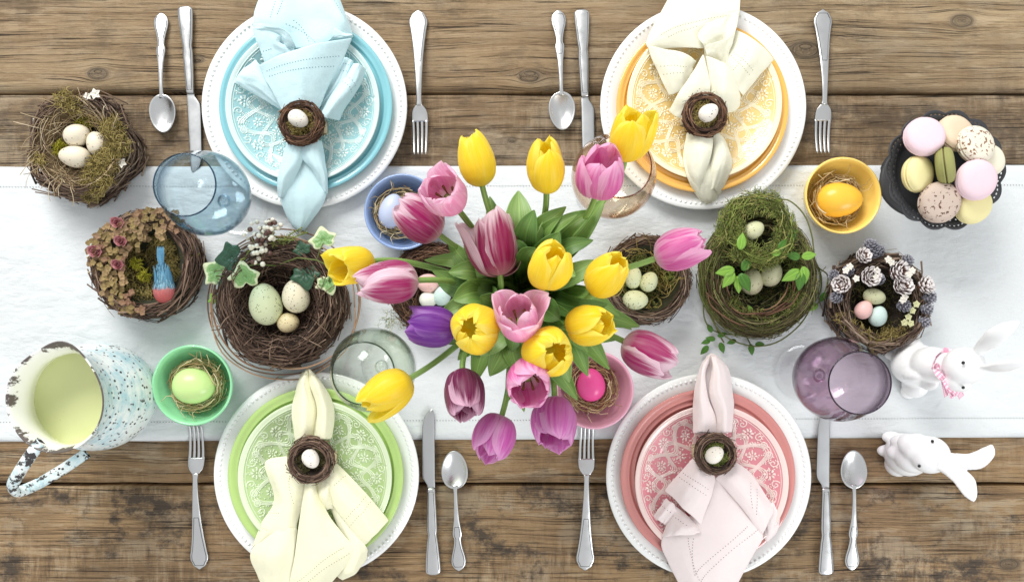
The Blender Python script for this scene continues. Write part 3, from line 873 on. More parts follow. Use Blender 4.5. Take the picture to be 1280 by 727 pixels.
# ------------------------------------------------------------------ eggs
def egg_mesh(mb, c, L, W, ax, mi=0):
    """egg with long axis ax (unit vector)"""
    ax = Vector(ax).normalized()
    rot = ax.to_track_quat('Z', 'Y').to_matrix()
    rows = []
    nv, nu = 16, 20
    for j in range(nv + 1):
        ph = PI * j / nv
        z = -math.cos(ph) * L / 2
        r = W / 2 * math.sin(ph) * (1 - 0.10 * (z / (L / 2))) * 1.005
        rows.append([Vector(c) + rot @ Vector((r * math.cos(2 * PI * i / nu), r * math.sin(2 * PI * i / nu), z)) for i in range(nu)])
    mb.grid(rows, close_u=True, mi=mi)
def egg(px, py, h, lpx, wpx, ang, m, label, group=None, tilt=0.15):
    c = P(px, py, h)
    a = math.radians(ang)
    ax = (math.cos(a) * math.cos(tilt), math.sin(a) * math.cos(tilt), math.sin(tilt))
    mb = MB(); egg_mesh(mb, (0, 0, 0), lpx * sc(h), wpx * sc(h), ax)
    o = mb.build('egg', m, None, loc=c)
    return tag(o, label, 'egg', group)

# ------------------------------------------------------------------ nests
def ring_twigs(mb, rg, c, R, rin, h, n, trad, span=(0.5, 1.8), jitter=0.06, phi=(-0.30, 1.15), kick=0.10, ell=(1, 1), z0=0.0, npt=8, shape=None, sides=4):
    Rm, a, b = (R + rin) / 2, (R - rin) / 2, h * 0.5
    for _ in range(n):
        t0 = rg.uniform(0, 2 * PI); sp = rg.uniform(*span) * rg.choice((-1, 1))
        ph0 = rg.uniform(*phi) * PI; dph = rg.uniform(-0.35, 0.35) * PI
        kk = rg.uniform(-0.3, 1.0) * kick * R
        jr, jz = rg.gauss(0, jitter * R * 0.6), rg.gauss(0, jitter * R * 0.5)
        wr = rg.uniform(0.5, 1.0) * trad; rnd = rg.random()
        f1, f2 = rg.uniform(0, 6), rg.uniform(0, 6)
        lay = rg.uniform(0.9, 1.06)
        pts = []
        for k in range(npt):
            s = k / (npt - 1)
            th = t0 + sp * s; ph = ph0 + dph * s
            r = Rm + a * lay * math.cos(ph) + jr * math.sin(s * 3 + f1) + kk * (2 * s - 1) ** 2
            z = b + b * lay * math.sin(ph) + jz * math.sin(s * 3 + f2)
            q = shape(th) if shape else 1.0
            pts.append((c.x + r * q * ell[0] * math.cos(th), c.y + r * q * ell[1] * math.sin(th), z0 + max(z, 0.001)))
        mb.tube(pts, lambda s, w=wr: w * (1 - 0.55 * s), sides, rnd=rnd)
def nest_core(mb, c, R, rin, h, z0=0.0, ell=(1, 1)):
    prof = [(R * .7, .0005), (R * .9, h * .25), (R * .93, h * .5), ((R + rin) / 2, h * .88), (rin, h * .66), (rin * .8, h * .38), (rin * .45, h * .24), (0, h * .2)]
    mb.lathe([tuple(q) for q in crom(prof, 20)], 32, (c.x, c.y, z0), scale=ell, wob=lambda t, k: 1 + 0.03 * math.sin(5 * t + k))
def lining(mb, rg, c, rin, h, n, trad, z0=0.0, ell=(1, 1), lo=.2, hi=.85):
    for _ in range(n):
        r0 = rin * math.sqrt(rg.uniform(0.0, 0.95)); t0 = rg.uniform(0, 2 * PI)
        d = t0 + PI / 2 + rg.gauss(0, 0.7); L = rin * rg.uniform(0.35, 0.8); cv = rg.gauss(0, 1.2)
        x, y = r0 * math.cos(t0), r0 * math.sin(t0)
        pts = []; rnd = rg.random(); dz = rg.uniform(0, .08)
        for k in range(6):
            rr = math.hypot(x, y) / rin
            z = h * (lo + dz + (hi - lo) * min(1.15, rr) ** 2)
            pts.append((c.x + x * ell[0], c.y + y * ell[1], z0 + z))
            x += math.cos(d) * L / 5; y += math.sin(d) * L / 5; d += cv / 5 + 0.25 * (L / rin)
        mb.tube(pts, trad * rg.uniform(.6, 1), 3, rnd=rnd)
def moss(mb, rg, centre, rad, n, ln=0.010, w=0.00045, hz=0.004, curl=2.5, up=0.4):
    for _ in range(n):
        a = rg.uniform(0, 2 * PI); r = rad * math.sqrt(rg.random())
        p = Vector((centre[0] + r * math.cos(a), centre[1] + r * math.sin(a), centre[2] + rg.uniform(-.2, 1) * hz * (1.1 - (r / rad) ** 2)))
        d = rg.uniform(0, 2 * PI); el = rg.uniform(-.2, up); cv = rg.gauss(0, curl); rnd = rg.random()
        L = ln * rg.uniform(.4, 1.2); pts = [p.copy()]
        for k in range(4):
            p = p + Vector((math.cos(d) * math.cos(el), math.sin(d) * math.cos(el), math.sin(el))) * (L / 4)
            d += cv / 4; el -= .15
            pts.append(p.copy())
        mb.tube(pts, lambda s: w * (1 - .6 * s), 3, rnd=rnd, caps=False)
def leaf(mb, base, d, L, W, nrm=(0, 0, 1), droop=0.2, fold=0.25, n=7, prof=None, rnd=None, mi=0):
    """pointed oval leaf; uv u across, v along"""
    d = Vector(d).normalized(); nrm = Vector(nrm); s = nrm.cross(d)
    s = s.normalized() if s.length > 1e-5 else d.orthogonal().normalized()
    up = d.cross(s).normalized()
    rows = []
    for j in range(n + 1):
        v = j / n
        w = (prof(v) if prof else math.sin(PI * min(1, v * .96 + .04) ** .8) ** .9) * W / 2
        c = Vector(base) + d * (L * v) - up * (droop * L * v * v)
        rows.append([c - s * w + up * (fold * w), c - s * (w * .5) + up * (fold * w * .35), c, c + s * (w * .5) + up * (fold * w * .35), c + s * w + up * (fold * w)])
    mb.grid(rows, mi=mi)
def stuff(mb, name, m, parent, **kw):
    o = mb.build(name, m, parent, **kw); tag(o, kind='stuff'); return o

# --- nest of cream eggs, on the runner edge
rg = random.Random(11)
h = 0.048; cN = P(104, 186, h * .6); R = 62 * sc(h * .6)
n1 = empty('bird_nest', (cN.x, cN.y, 0.003), 'straw and moss lined twig nest holding three cream speckled eggs, half on the bare wood', 'nest')
oct_ = lambda t: 1.0 + 0.05 * math.cos(5 * t + .6) + 0.02 * math.cos(3 * t)
mb = MB(); nest_core(mb, cN, R, R * .62, h, .003); mb.build('nest_base', M_CORE_O, n1)
mb = MB(); ring_twigs(mb, rg, cN, R * 1.0, R * .70, h, 260, .0013, jitter=.05, kick=.09, z0=.003, shape=oct_, span=(.5, 1.2))
ring_twigs(mb, rg, cN, R * 1.04, R * .84, h * .8, 120, .0019, jitter=.04, kick=.12, phi=(-.4, .4), z0=.003, shape=oct_, span=(.6, 1.4))
stuff(mb, 'twig_weave', M_TWIG, n1)
mb = MB(); lining(mb, rg, cN, R * .78, h, 360, .0006, .003, lo=.22, hi=.9)
ring_twigs(mb, rg, cN, R * .9, R * .5, h * 1.0, 140, .0006, jitter=.06, kick=.03, phi=(.3, 1.1), z0=.003, span=(.3, 1.0), npt=6, sides=3)
stuff(mb, 'grass_lining', M_STRAWG, n1)
mb = MB()
for (x, y, r, n, z) in [(140, 160, 14, 220, .050), (148, 182, 13, 240, .054), (128, 208, 17, 340, .049), (120, 226, 18, 340, .046), (112, 242, 11, 160, .036), (136, 195, 13, 220, .050), (80, 124, 11, 120, .054), (92, 132, 10, 100, .052), (48, 200, 8, 90, .048), (112, 150, 10, 60, .038)]:
    q = P(x, y, z); moss(mb, rg, q, r * S, n, .013, .0006, .008, 3.5)
stuff(mb, 'olive_moss', M_MOSS_O, n1)
mb = MB()
for (x, y, r, n, z) in [(104, 156, 10, 190, .036), (75, 187, 9, 170, .034), (76, 180, 5, 60, .036)]:
    q = P(x, y, z); moss(mb, rg, q, r * S, n, .006, .0006, .008, 3.0)
stuff(mb, 'bright_moss', M_MOSS_B, n1)
M_BLOSSOM = m_plain('dried_blossom', C(226, 222, 210), 0.7)
for (x, y, z, r) in [(110, 121, .05, 5), (120, 118, .05, 6.5), (153, 204, .047, 6), (60, 226, .03, 6), (44, 152, .036, 5)]:
    mb = MB(); q = P(x, y, z)
    for k in range(5):
        a = k * 2 * PI / 5 + x
        leaf(mb, q, (math.cos(a), math.sin(a), .5), r * S * 1.1, r * S * .9, fold=.5, n=4)
    mb.build('dried_blossom', M_BLOSSOM, n1, solid=.0004)
mb = MB()
for (a0, b0) in [((118, 128), (176, 170)), ((150, 130), (172, 175)), ((122, 112), (160, 130)), ((60, 140), (36, 190)), ((44, 240), (75, 246)), ((96, 250), (40, 236))]:
    A, B = P(a0[0], a0[1], .045), P(b0[0], b0[1], .04); M_ = (A + B) / 2 + Vector((0, 0, .008))
    mb.tube([A, M_, B], .0009, 4, rnd=.6)
stuff(mb, 'stray_twigs', M_TWIG, n1)
egg(96.5, 169, .040, 33, 27, 20, M_EGG_CREAM, 'roundish cream speckled egg beside the bright moss in the straw nest', 'cream eggs in the straw nest')
egg(122, 180, .040, 31, 25, 105, M_EGG_CREAM, 'smallest cream speckled egg in the straw nest, against the olive moss', 'cream eggs in the straw nest')
egg(94, 196, .041, 38, 27, 175, M_EGG_CREAM, 'longest cream egg of the three in the straw nest', 'cream eggs in the straw nest')

# --- nest with dried flowers and a bird
rg = random.Random(12)
h = 0.046; cN = P(187, 332, h * .5); R = 64 * sc(h * .5)
n2 = empty('bird_nest', (cN.x, cN.y, 0.003), 'dark twig nest edged with dried hydrangea and rosebuds, holding a small bird', 'nest')
mb = MB(); nest_core(mb, cN, R, R * .68, h, .003); mb.build('nest_base', M_CORE_G, n2)
mb = MB(); ring_twigs(mb, rg, cN, R * 1.02, R * .76, h, 330, .0015, jitter=.05, kick=.10, z0=.003, span=(.6, 1.5)); stuff(mb, 'twig_weave', M_TWIG_D, n2)
mb = MB()
for k in range(70):
    a = rg.uniform(0, 2 * PI); r = R * .62 * math.sqrt(rg.random()) / S
    q = Vector((cN.x + r * S * math.cos(a), cN.y + r * S * math.sin(a), .003 + h * (.22 + .5 * (r * S / (R * .62)) ** 2)))
    moss(mb, rg, q, .009, 34, .008, .0005, .005, 3.0)
stuff(mb, 'moss_lining', M_MOSS_O, n2)
mb = MB()
for (x, y) in [(233, 318), (238, 316), (170, 330), (180, 345)]:
    moss(mb, rg, P(x, y, .036), .008, 90, .007, .0006, .006)
stuff(mb, 'bright_moss', M_MOSS_B, n2)
t = NT('dried_petal'); u_, v_, _ = t.sep(t.uv()); ob = t.n('ShaderNodeObjectInfo').outputs['Random']
t.p(color=t.mix(t.noise(t.obj(), 90.0, 2.0), t.ramp(ob, [(0, C(118, 100, 58)), (.35, C(164, 142, 88)), (.6, C(150, 120, 96)), (.8, C(140, 92, 84)), (1, C(196, 172, 120))]), C(124, 104, 64)), rough=.8); M_DRY = t.m
k_ = 0
for (x0, y0) in [(222, 282), (216, 272), (200, 268), (122, 300), (116, 308), (118, 325), (128, 322), (132, 296), (150, 286), (166, 276), (136, 362), (210, 280), (196, 276), (186, 270), (176, 282), (165, 290), (158, 283), (172, 272), (150, 296), (140, 290), (136, 305), (128, 312), (142, 318), (132, 328), (124, 330), (140, 340), (148, 330), (138, 352), (148, 362), (146, 375), (158, 370), (156, 312), (166, 305), (150, 350), (130, 342), (205, 290), (182, 292), (158, 384), (172, 386)]:
    mb = MB()
    for j in range(11):
        q = P(x0 + rg.uniform(-8, 7), y0 + rg.uniform(-8, 8), .036 + rg.uniform(0, .020))
        ta = rg.uniform(0, PI)
        for p_ in range(4):
            a = ta + p_ * PI / 2
            leaf(mb, q, (math.cos(a), math.sin(a), .35 + rg.uniform(-.2, .3)), .0056 * rg.uniform(.7, 1.1), .0062, fold=.3, n=3)
    mb.build('dried_floret', M_DRY, n2)
M_ROSE = m_petal('rosebud', C(150, 110, 90), C(150, 74, 86), C(206, 150, 150), .35, .5, transl=.1)
for (x, y, r) in [(148, 279, 9), (120, 315, 9.5), (152, 302, 8.5), (148, 331, 8)]:
    mb = MB(); q = P(x, y, .052)
    for k in range(9):
        a = k * 2.4; rr = r * S * (1 - k * .08)
        d = Vector((math.cos(a), math.sin(a), .25 + .22 * k))
        leaf(mb, q + Vector((math.cos(a), math.sin(a), 0)) * rr * .12, d, rr * 1.15, rr * 1.5, fold=.45, droop=-.35, n=5)
    mb.build('rosebud', M_ROSE, n2)
mb = MB()
for (x, y) in [(112, 318), (118, 335), (125, 345), (148, 378), (158, 390), (160, 380)]:
    A = P(x + 10, y - 2, .04)
    for j in range(5):
        B = P(x + rg.uniform(-8, 6), y + rg.uniform(-8, 8), .03 + rg.uniform(0, .015))
        mb.tube([A, (A + B) / 2 + Vector((0, 0, .003)), B], .0005, 3, rnd=rg.random()); mb.ellipsoid(B, .0016, .0016, .0016, 6, 4, uvr=rg.random())
stuff(mb, 'dry_sprigs', M_STRAWG, n2)
# bird
def build_bird():
    A = P(206, 366, .045); T = P(200, 300, .060)
    b = empty('bird', (A.x, A.y, .03), 'small blue feathered toy bird with red head in the dried flower nest', 'bird')
    ax = (T - A).normalized()
    pts = [(-.015, .0015), (-.0135, .0075), (-.009, .0125), (-.002, .0152), (.005, .0154), (.011, .0135), (.018, .0112), (.025, .0100), (.032, .0076), (.039, .0050), (.045, .0036)]
    t = NT('bird_feathers'); x, y, z = t.sep(t.uv())
    v = t.math('ADD', y, t.math('MULTIPLY', t.math('SUBTRACT', t.noise(t.obj(), 160.0, 3.0), .5), .12))
    c = t.ramp(v, [(0, C(150, 92, 76)), (.1, C(172, 66, 58)), (.30, C(190, 84, 78)), (.42, C(186, 104, 100)), (.50, C(130, 164, 178)), (.75, C(104, 160, 188)), (1, C(92, 144, 176))])
    st = t.noise(t.comb(t.math('MULTIPLY', x, 60.0), t.math('MULTIPLY', y, 8.0)), 1.0, 3.0)
    c = t.mix(t.ramp(st, [(.4, (0.35, .35, .35, 1)), (.6, (0, 0, 0, 1))]), c, C(60, 84, 100))
    t.p(color=c, rough=.75); t.bump(st, .5, .001)
    q = ax.to_track_quat('Z', 'Y').to_matrix()
    rows = []
    for (s, r) in [tuple(k) for k in crom(pts, 30)]:
        rows.append([A + q @ Vector((r * math.cos(2 * PI * i / 20), r * .92 * math.sin(2 * PI * i / 20), s)) for i in range(20)])
    mb = MB(); mb.grid(rows, close_u=True)
    mb.build('body', t.m, b)
    rf = random.Random(9); mb = MB()
    for k in range(240):
        s0 = rf.uniform(.006, .030); a = rf.uniform(0, 2 * PI); r = float(np.interp(s0, [p_[0] for p_ in pts], [p_[1] for p_ in pts])) * 1.02
        fp = []
        for j in range(4):
            s1 = s0 + j * .0045; rr = r * (1 - .16 * j) + .0006 * j * rf.uniform(-.5, 2.2); fp.append(A + q @ Vector((rr * math.cos(a), rr * .95 * math.sin(a), s1)))
        mb.tube(fp, lambda s: .0008 * (1 - .6 * s), 3, rnd=rf.random())
    stuff(mb, 'plumage', m_uvramp('bird_plumage', [(0, C(70, 110, 136)), (.5, C(110, 162, 186)), (1, C(150, 192, 206))]), b)
    M_BF = m_leaf('bird_tail_feather', C(60, 108, 140), C(104, 160, 188), None, .1)
    st_ = A + ax * .036 + Vector((0, 0, .003))
    for k in range(5):
        mb = MB(); a = (k - 2) * .075
        d = Matrix.Rotation(a, 3, 'Z') @ ax
        leaf(mb, st_, d, .031, .0062, fold=.2, droop=.10, n=8)
        mb.build('tail_feather', M_BF, b, solid=.0003)
    for sgn in (-1, 1):
        mb = MB(); s_ = ax.cross(Vector((0, 0, 1))).normalized()
        leaf(mb, A + ax * .007 + s_ * sgn * .0105 + Vector((0, 0, .0055)), ax - s_ * sgn * .02, .032, .013, nrm=(s_ * sgn * .8 + Vector((0, 0, .7))), fold=-.2, droop=0, n=8)
        mb.build('wing', M_BF, b, solid=.0005)
    mb = MB(); p = A - ax * .0115 + Vector((0, 0, .001))
    mb.tube([p + ax * .002, p - ax * .0035, p - ax * .007], lambda s: .0022 * (1 - .85 * s), 6); mb.build('beak', m_plain('beak', C(120, 90, 64), .5), b)
    for sgn in (-1, 1):
        mb = MB(); mb.ellipsoid(A - ax * .0055 + s_ * sgn * .0078 + Vector((0, 0, .0062)), .0012, .0012, .0012, 8, 6)
        mb.build('eye', m_plain('bird_eye', C(14, 12, 12), .15), b)
build_bird()

# --- big nest with ivy and berries
rg = random.Random(13)
h = 0.062; cN = P(354, 379, h * .5); R = 76 * sc(h * .5)
n3 = empty('bird_nest', (cN.x, cN.y, 0.003), 'large dark brown twig nest trimmed with ivy and berries, wrapped by loose vine loops', 'nest')
mb = MB(); nest_core(mb, cN, R, R * .60, h, .003); mb.build('nest_base', M_CORE, n3)
mb = MB(); ring_twigs(mb, rg, cN, R, R * .60, h, 800, .0012, jitter=.07, kick=.10, z0=.003, span=(.5, 1.4))
lining(mb, rg, cN, R * .66, h, 420, .0008, .003, lo=.2, hi=.85)
stuff(mb, 'twig_weave', M_TWIG_D, n3)
mb = MB()
def vine_loop(cx, cyp, rx, ry, z, n=60, wob=.02, seed=0, t0=0, t1=2 * PI, w=.0011, nodes=True):
    r_ = random.Random(seed); pts = []
    for k in range(n + 1):
        t = lerp(t0, t1, k / n)
        q = 1 + wob * mnoise.noise(Vector((math.cos(t) * 1.7, math.sin(t) * 1.7, seed * 3.7)))*2
        pts.append(P(cx + rx * q * math.cos(t), cyp - ry * q * math.sin(t), z + .008 * math.sin(3 * t + seed)))
    mb.tube(pts, w, 5, rnd=r_.random())
    if nodes:
        for k in range(5):
            i = r_.randrange(2, n - 2); p = pts[i]; d = (pts[i + 1] - p).normalized()
            sd = Vector((-d.y, d.x, .3)) * r_.choice((-1, 1))
            mb.tube([p, p + (d + sd) * .004], lambda s: w * (1.2 - .7 * s), 4, rnd=r_.random())
vine_loop(353, 378, 95, 92, .022, seed=1); vine_loop(354, 384, 92, 92, .030, seed=2, wob=.035)
vine_loop(352, 380, 88, 84, .045, seed=3, t0=1.2, t1=4.6, w=.0014); vine_loop(362, 376, 88, 84, .05, seed=5, t0=-1.9, t1=.9, w=.0012)
stuff(mb, 'vine_loops', M_VINE, n3)
def ivy(px, py, z, size, ang, m, tilt=0.0):
    c = P(px, py, z); Rz = Matrix.Rotation(math.radians(ang), 3, 'Z') @ Matrix.Rotation(tilt, 3, 'X')
    out = [(0, -.30), (.26, -.52), (.64, -.46), (.70, -.16), (.95, .12), (.66, .34), (.46, .46), (.26, .78), (.02, 1.0), (-.26, .78), (-.46, .46), (-.66, .34), (-.95, .12), (-.70, -.16), (-.64, -.46), (-.26, -.52)]
    pts = [tuple(q) for q in crom([(a, b) for a, b in out], 42, closed=True)]
    mb = MB(); rows = []
    for f in (0.02, .4, .75, 1.0):
        row = []
        for (x, y) in pts:
            zz = .10 * abs(x) * f - .12 * (f * f) * (y * y) + .03 * math.sin(9 * math.atan2(y, x)) * f
            row.append(c + Rz @ Vector((x * f * size, y * f * size, zz * size)))
        rows.append(row)
    uvs = [((f + 1) / 2, .5) for f in (0.02, .4, .75, 1.0) for _ in pts]
    mb.grid(rows, close_u=True, uvs=uvs)
    mb.build('ivy_leaf', m, n3, solid=.0004)
s_ = S * 1.22
for a in [(404, 300, .07, 15, 15, M_IVY_V), (306, 347, .066, 17, 10, M_IVY_V), (270, 340, .05, 16, 60, M_IVY_V), (410, 352, .066, 14, 200, M_IVY_V), (290, 322, .064, 17, 100, M_IVY), (382, 343, .064, 16, 190, M_IVY), (378, 312, .066, 10, 20, M_IVY), (424, 324, .055, 10, 260, M_IVY), (281, 356, .055, 8, 150, M_IVY), (268, 374, .04, 7, 30, M_LEAFLET), (277, 376, .03, 6, 200, M_LEAFLET_D), (300, 426, .02, 6, 220, M_LEAFLET), (318, 322, .06, 8, 320, M_IVY)]:
    ivy(a[0], a[1], a[2], a[3] * s_, a[4], a[5], rg.uniform(-.25, .25))
mb = MB()
mb.tube([P(*q) for q in [(350, 330, .062), (372, 322, .07), (396, 325, .074), (408, 331, .072), (413, 345, .07), (411, 352, .068)]], .0011, 5, rnd=.4)
mb.tube([P(*q) for q in [(345, 332, .062), (320, 330, .066), (300, 335, .068), (285, 345, .064), (270, 345, .055)]], .0011, 5, rnd=.2)
mb.tube([P(*q) for q in [(396, 325, .072), (400, 312, .073), (404, 304, .072)]], .0009, 5, rnd=.4)
mb.build('ivy_stem', M_VINE_G, n3)
M_BERRY_W = m_plain('berry_white', C(232, 226, 208), .35); M_BERRY_B = m_plain('berry_brown', C(96, 64, 54), .35)
for k in range(78):
    if k < 48: x, y = rg.gauss(321, 7), rg.gauss(306, 13)
    else: x, y = rg.gauss(337, 6), rg.gauss(287, 6)
    mb = MB(); r = rg.uniform(.0029, .0040)
    mb.ellipsoid(P(x, y, .062 + rg.uniform(0, .016)), r, r, r, 8, 6)
    mb.build('berry', M_BERRY_W if rg.random() < .66 else M_BERRY_B, n3)
mb = MB()
for (A, B) in [((300, 335), (322, 300)), ((345, 310), (338, 285)), ((350, 305), (385, 290)), ((340, 300), (370, 300)), ((352, 302), (378, 284))]:
    A_, B_ = P(*A, .062), P(*B, .07); mb.tube([A_, (A_ + B_) / 2 + Vector((0, 0, .006)), B_], .0009, 4, rnd=.5)
    for j in range(16):
        f = rg.random(); p = A_.lerp(B_, f) + Vector((0, 0, .004)); a = rg.uniform(0, 2 * PI)
        mb.tube([p, p + Vector((math.cos(a), math.sin(a), .3)) * rg.uniform(.004, .009)], .0005, 3, rnd=rg.random())
stuff(mb, 'berry_sprigs', M_MOSS_G, n3)
egg(332, 380, .052, 53, 40, 98, M_EGG_PALEG, 'large pale green speckled egg in the dark ivy nest')
egg(370, 370, .052, 42, 34, 95, M_EGG_CREAM2, 'medium cream speckled egg in the dark ivy nest')
egg(360.5, 403, .046, 28, 24.5, 10, M_EGG_QUAIL, 'smallest egg in the ivy nest, tan speckled')

# --- nest under the tulips with pastel eggs
rg = random.Random(14)
h = 0.045; cN = P(544, 361, h * .5); R = 55 * sc(h * .5)
n4 = empty('bird_nest', (cN.x, cN.y, 0.003), 'brown twig nest with pastel eggs half hidden under the tulips', 'nest')
mb = MB(); nest_core(mb, cN, R, R * .6, h, .003); mb.build('nest_base', M_CORE, n4)
mb = MB(); ring_twigs(mb, rg, cN, R, R * .62, h, 480, .0010, jitter=.07, kick=.12, z0=.003, span=(.5, 1.4)); lining(mb, rg, cN, R * .66, h, 200, .0007, .003)
stuff(mb, 'twig_weave', M_TWIG_R, n4)
mb = MB()
for (x, y) in [(492, 392), (500, 402), (486, 405), (505, 330), (590, 395)]: moss(mb, rg, P(x, y, .015), .012, 20, .016, .0004, .006, 2.0)
stuff(mb, 'pale_moss', M_MOSS_G, n4)
egg(535, 354, .045, 29, 24, 170, M_EGG_PINK, 'blush pink egg in the nest half hidden under the tulips')
egg(536, 374, .044, 24, 20, 10, M_EGG_IVORY, 'ivory egg in the nest half hidden under the tulips')
egg(553, 369, .046, 27, 22, 60, M_EGG_MINT, 'pale mint egg in the nest half hidden under the tulips')

# --- nest right of the bouquet
rg = random.Random(15)
h = 0.045; cN = P(806, 350, h * .5); R = 53 * sc(h * .5)
n5 = empty('bird_nest', (cN.x, cN.y, 0.003), 'round mossy twig nest with pale green eggs beside the pink tulip stem', 'nest')
mb = MB(); nest_core(mb, cN, R, R * .66, h, .003); mb.build('nest_base', M_CORE_G, n5)
mb = MB(); ring_twigs(mb, rg, cN, R, R * .74, h, 420, .0010, jitter=.05, kick=.12, z0=.003, span=(.6, 1.6)); stuff(mb, 'twig_weave', M_TWIG, n5)
mb = MB()
for k in range(46):
    a = rg.uniform(0, 2 * PI); r = R * .64 * math.sqrt(rg.random())
    moss(mb, rg, (cN.x + r * math.cos(a), cN.y + r * math.sin(a), .003 + h * (.25 + .5 * (r / (R * .64)) ** 2)), .009, 34, .009, .0005, .005, 2.5)
stuff(mb, 'moss_lining', M_MOSS_G, n5)
mb = MB(); lining(mb, rg, cN, R * .7, h, 90, .0007, .003, lo=.3, hi=.95); stuff(mb, 'grass_lining', M_MOSS_O, n5)
egg(792, 347, .040, 28, 20, 80, M_EGG_PALEG, 'pale green speckled egg nearest the yellow tulip in the mossy nest', 'pale green eggs in the mossy nest')
egg(811, 352, .040, 26, 22, 60, M_EGG_PALEG, 'pale green speckled egg lying at the middle of the mossy nest', 'pale green eggs in the mossy nest')
egg(794, 375, .040, 32, 25, 0, M_EGG_PALEG, 'pale green speckled egg, largest in the mossy nest by the bouquet', 'pale green eggs in the mossy nest')

# --- double mossy nest with vines
rg = random.Random(16)
h = 0.060; cN = P(945, 345, h * .5); R = 65 * sc(h * .5); EL = (1.02, 1.10)
n6 = empty('bird_nest', (cN.x, cN.y, 0.003), 'large green double nest of moss and vines with leafy sprigs', 'nest')
mb = MB(); nest_core(mb, cN, R, R * .64, h, .003, EL); c2 = P(943, 288, .062); nest_core(mb, c2, 42 * S * .95, 30 * S * .95, .040, .042); mb.build('nest_base', M_CORE_G, n6)
mb = MB(); ring_twigs(mb, rg, cN, R * 1.04, R * .66, h, 560, .0010, jitter=.07, kick=.08, z0=.003, span=(.8, 2.2), npt=10, ell=EL)
lining(mb, rg, cN, R * .7, h, 120, .0009, .003)
stuff(mb, 'twig_weave', M_TWIG_G, n6)
mb = MB()
for k in range(12): vine_loop(943 + rg.uniform(-4, 4), 352 + rg.uniform(-4, 4), rg.uniform(40, 62), rg.uniform(36, 58), rg.uniform(.05, .064), n=30, wob=.05, seed=20 + k, t0=rg.uniform(2.8, 3.6), t1=rg.uniform(5.4, 6.5), w=.0011, nodes=False)
stuff(mb, 'woven_stems', M_TWIG_R, n6)
mb = MB()
for k in range(150):
    a = rg.uniform(0, 2 * PI); r = R * rg.uniform(.62, 1.0)
    x, y = cN.x + r * EL[0] * math.cos(a), cN.y + r * EL[1] * math.sin(a)
    moss(mb, rg, (x, y, .003 + h * (.95 - 2.2 * ((r / R) - .8) ** 2 * 6)), .010, 30, .009, .0005, .006, 2.5)
for (x_, y_) in [(898, 318), (905, 300), (900, 308), (908, 285), (988, 312), (985, 298), (980, 285), (992, 322), (896, 330), (994, 335), (912, 272), (976, 272)]:
    moss(mb, rg, P(x_, y_, .052), .013, 90, .012, .0005, .012, 2.5)
for k in range(30):
    a = rg.uniform(0, 2 * PI); r = R * .55 * math.sqrt(rg.random())
    moss(mb, rg, (cN.x + r * math.cos(a), cN.y + r * math.sin(a), .022), .010, 26, .009, .0005, .006)
stuff(mb, 'moss', M_MOSS_G, n6)
mb = MB()
for k in range(110):
    a = rg.uniform(0, 2 * PI); r = 43 * S * .95 * math.sqrt(rg.uniform(.32, 1)); q = r / (43 * S * .95)
    z = .042 + .040 * (.3 + .65 * math.sin(min(1, q * 1.25) * PI * .62))
    moss(mb, rg, (c2.x + r * math.cos(a), c2.y + r * math.sin(a), z), .009, 40, .010, .0005, .005, 2.5)
ring_twigs(mb, rg, c2, 44 * S * .95, 29 * S * .95, .044, 260, .0008, jitter=.1, kick=.15, z0=.042, span=(.5, 1.3))
stuff(mb, 'upper_moss_cup', M_MOSS_GD if 'M_MOSS_GD' in globals() else M_MOSS_G, n6)
mb = MB()
vine_loop(946, 345, 72, 74, .03, seed=41, w=.0012, nodes=False, wob=.03); vine_loop(948, 352, 70, 78, .02, seed=42, w=.0011, nodes=False, wob=.04)
vine_loop(950, 346, 74, 72, .025, seed=43, w=.0010, nodes=False, wob=.05, t0=-2.2, t1=1.2)
for pts in [[(965, 252, .06), (985, 250, .055), (1005, 268, .05), (1015, 295, .045), (1020, 330, .03), (1035, 345, .015), (1028, 372, .012), (1018, 382, .015)],
            [(880, 300, .05), (876, 330, .05), (880, 365, .045), (880, 395, .02), (890, 412, .01), (915, 418, .008), (945, 415, .01), (985, 408, .01), (1008, 385, .015)],
            [(890, 395, .02), (898, 415, .008), (905, 428, .006)], [(930, 414, .008), (938, 430, .006)], [(1000, 300, .055), (1018, 325, .03), (1025, 350, .02), (1018, 376, .015)]]:
    mb.tube([Vector(q) for q in crom([P(*q) for q in pts], 30)], .0011, 5, rnd=rg.random())
stuff(mb, 'trailing_vines', M_VINE_G, n6)
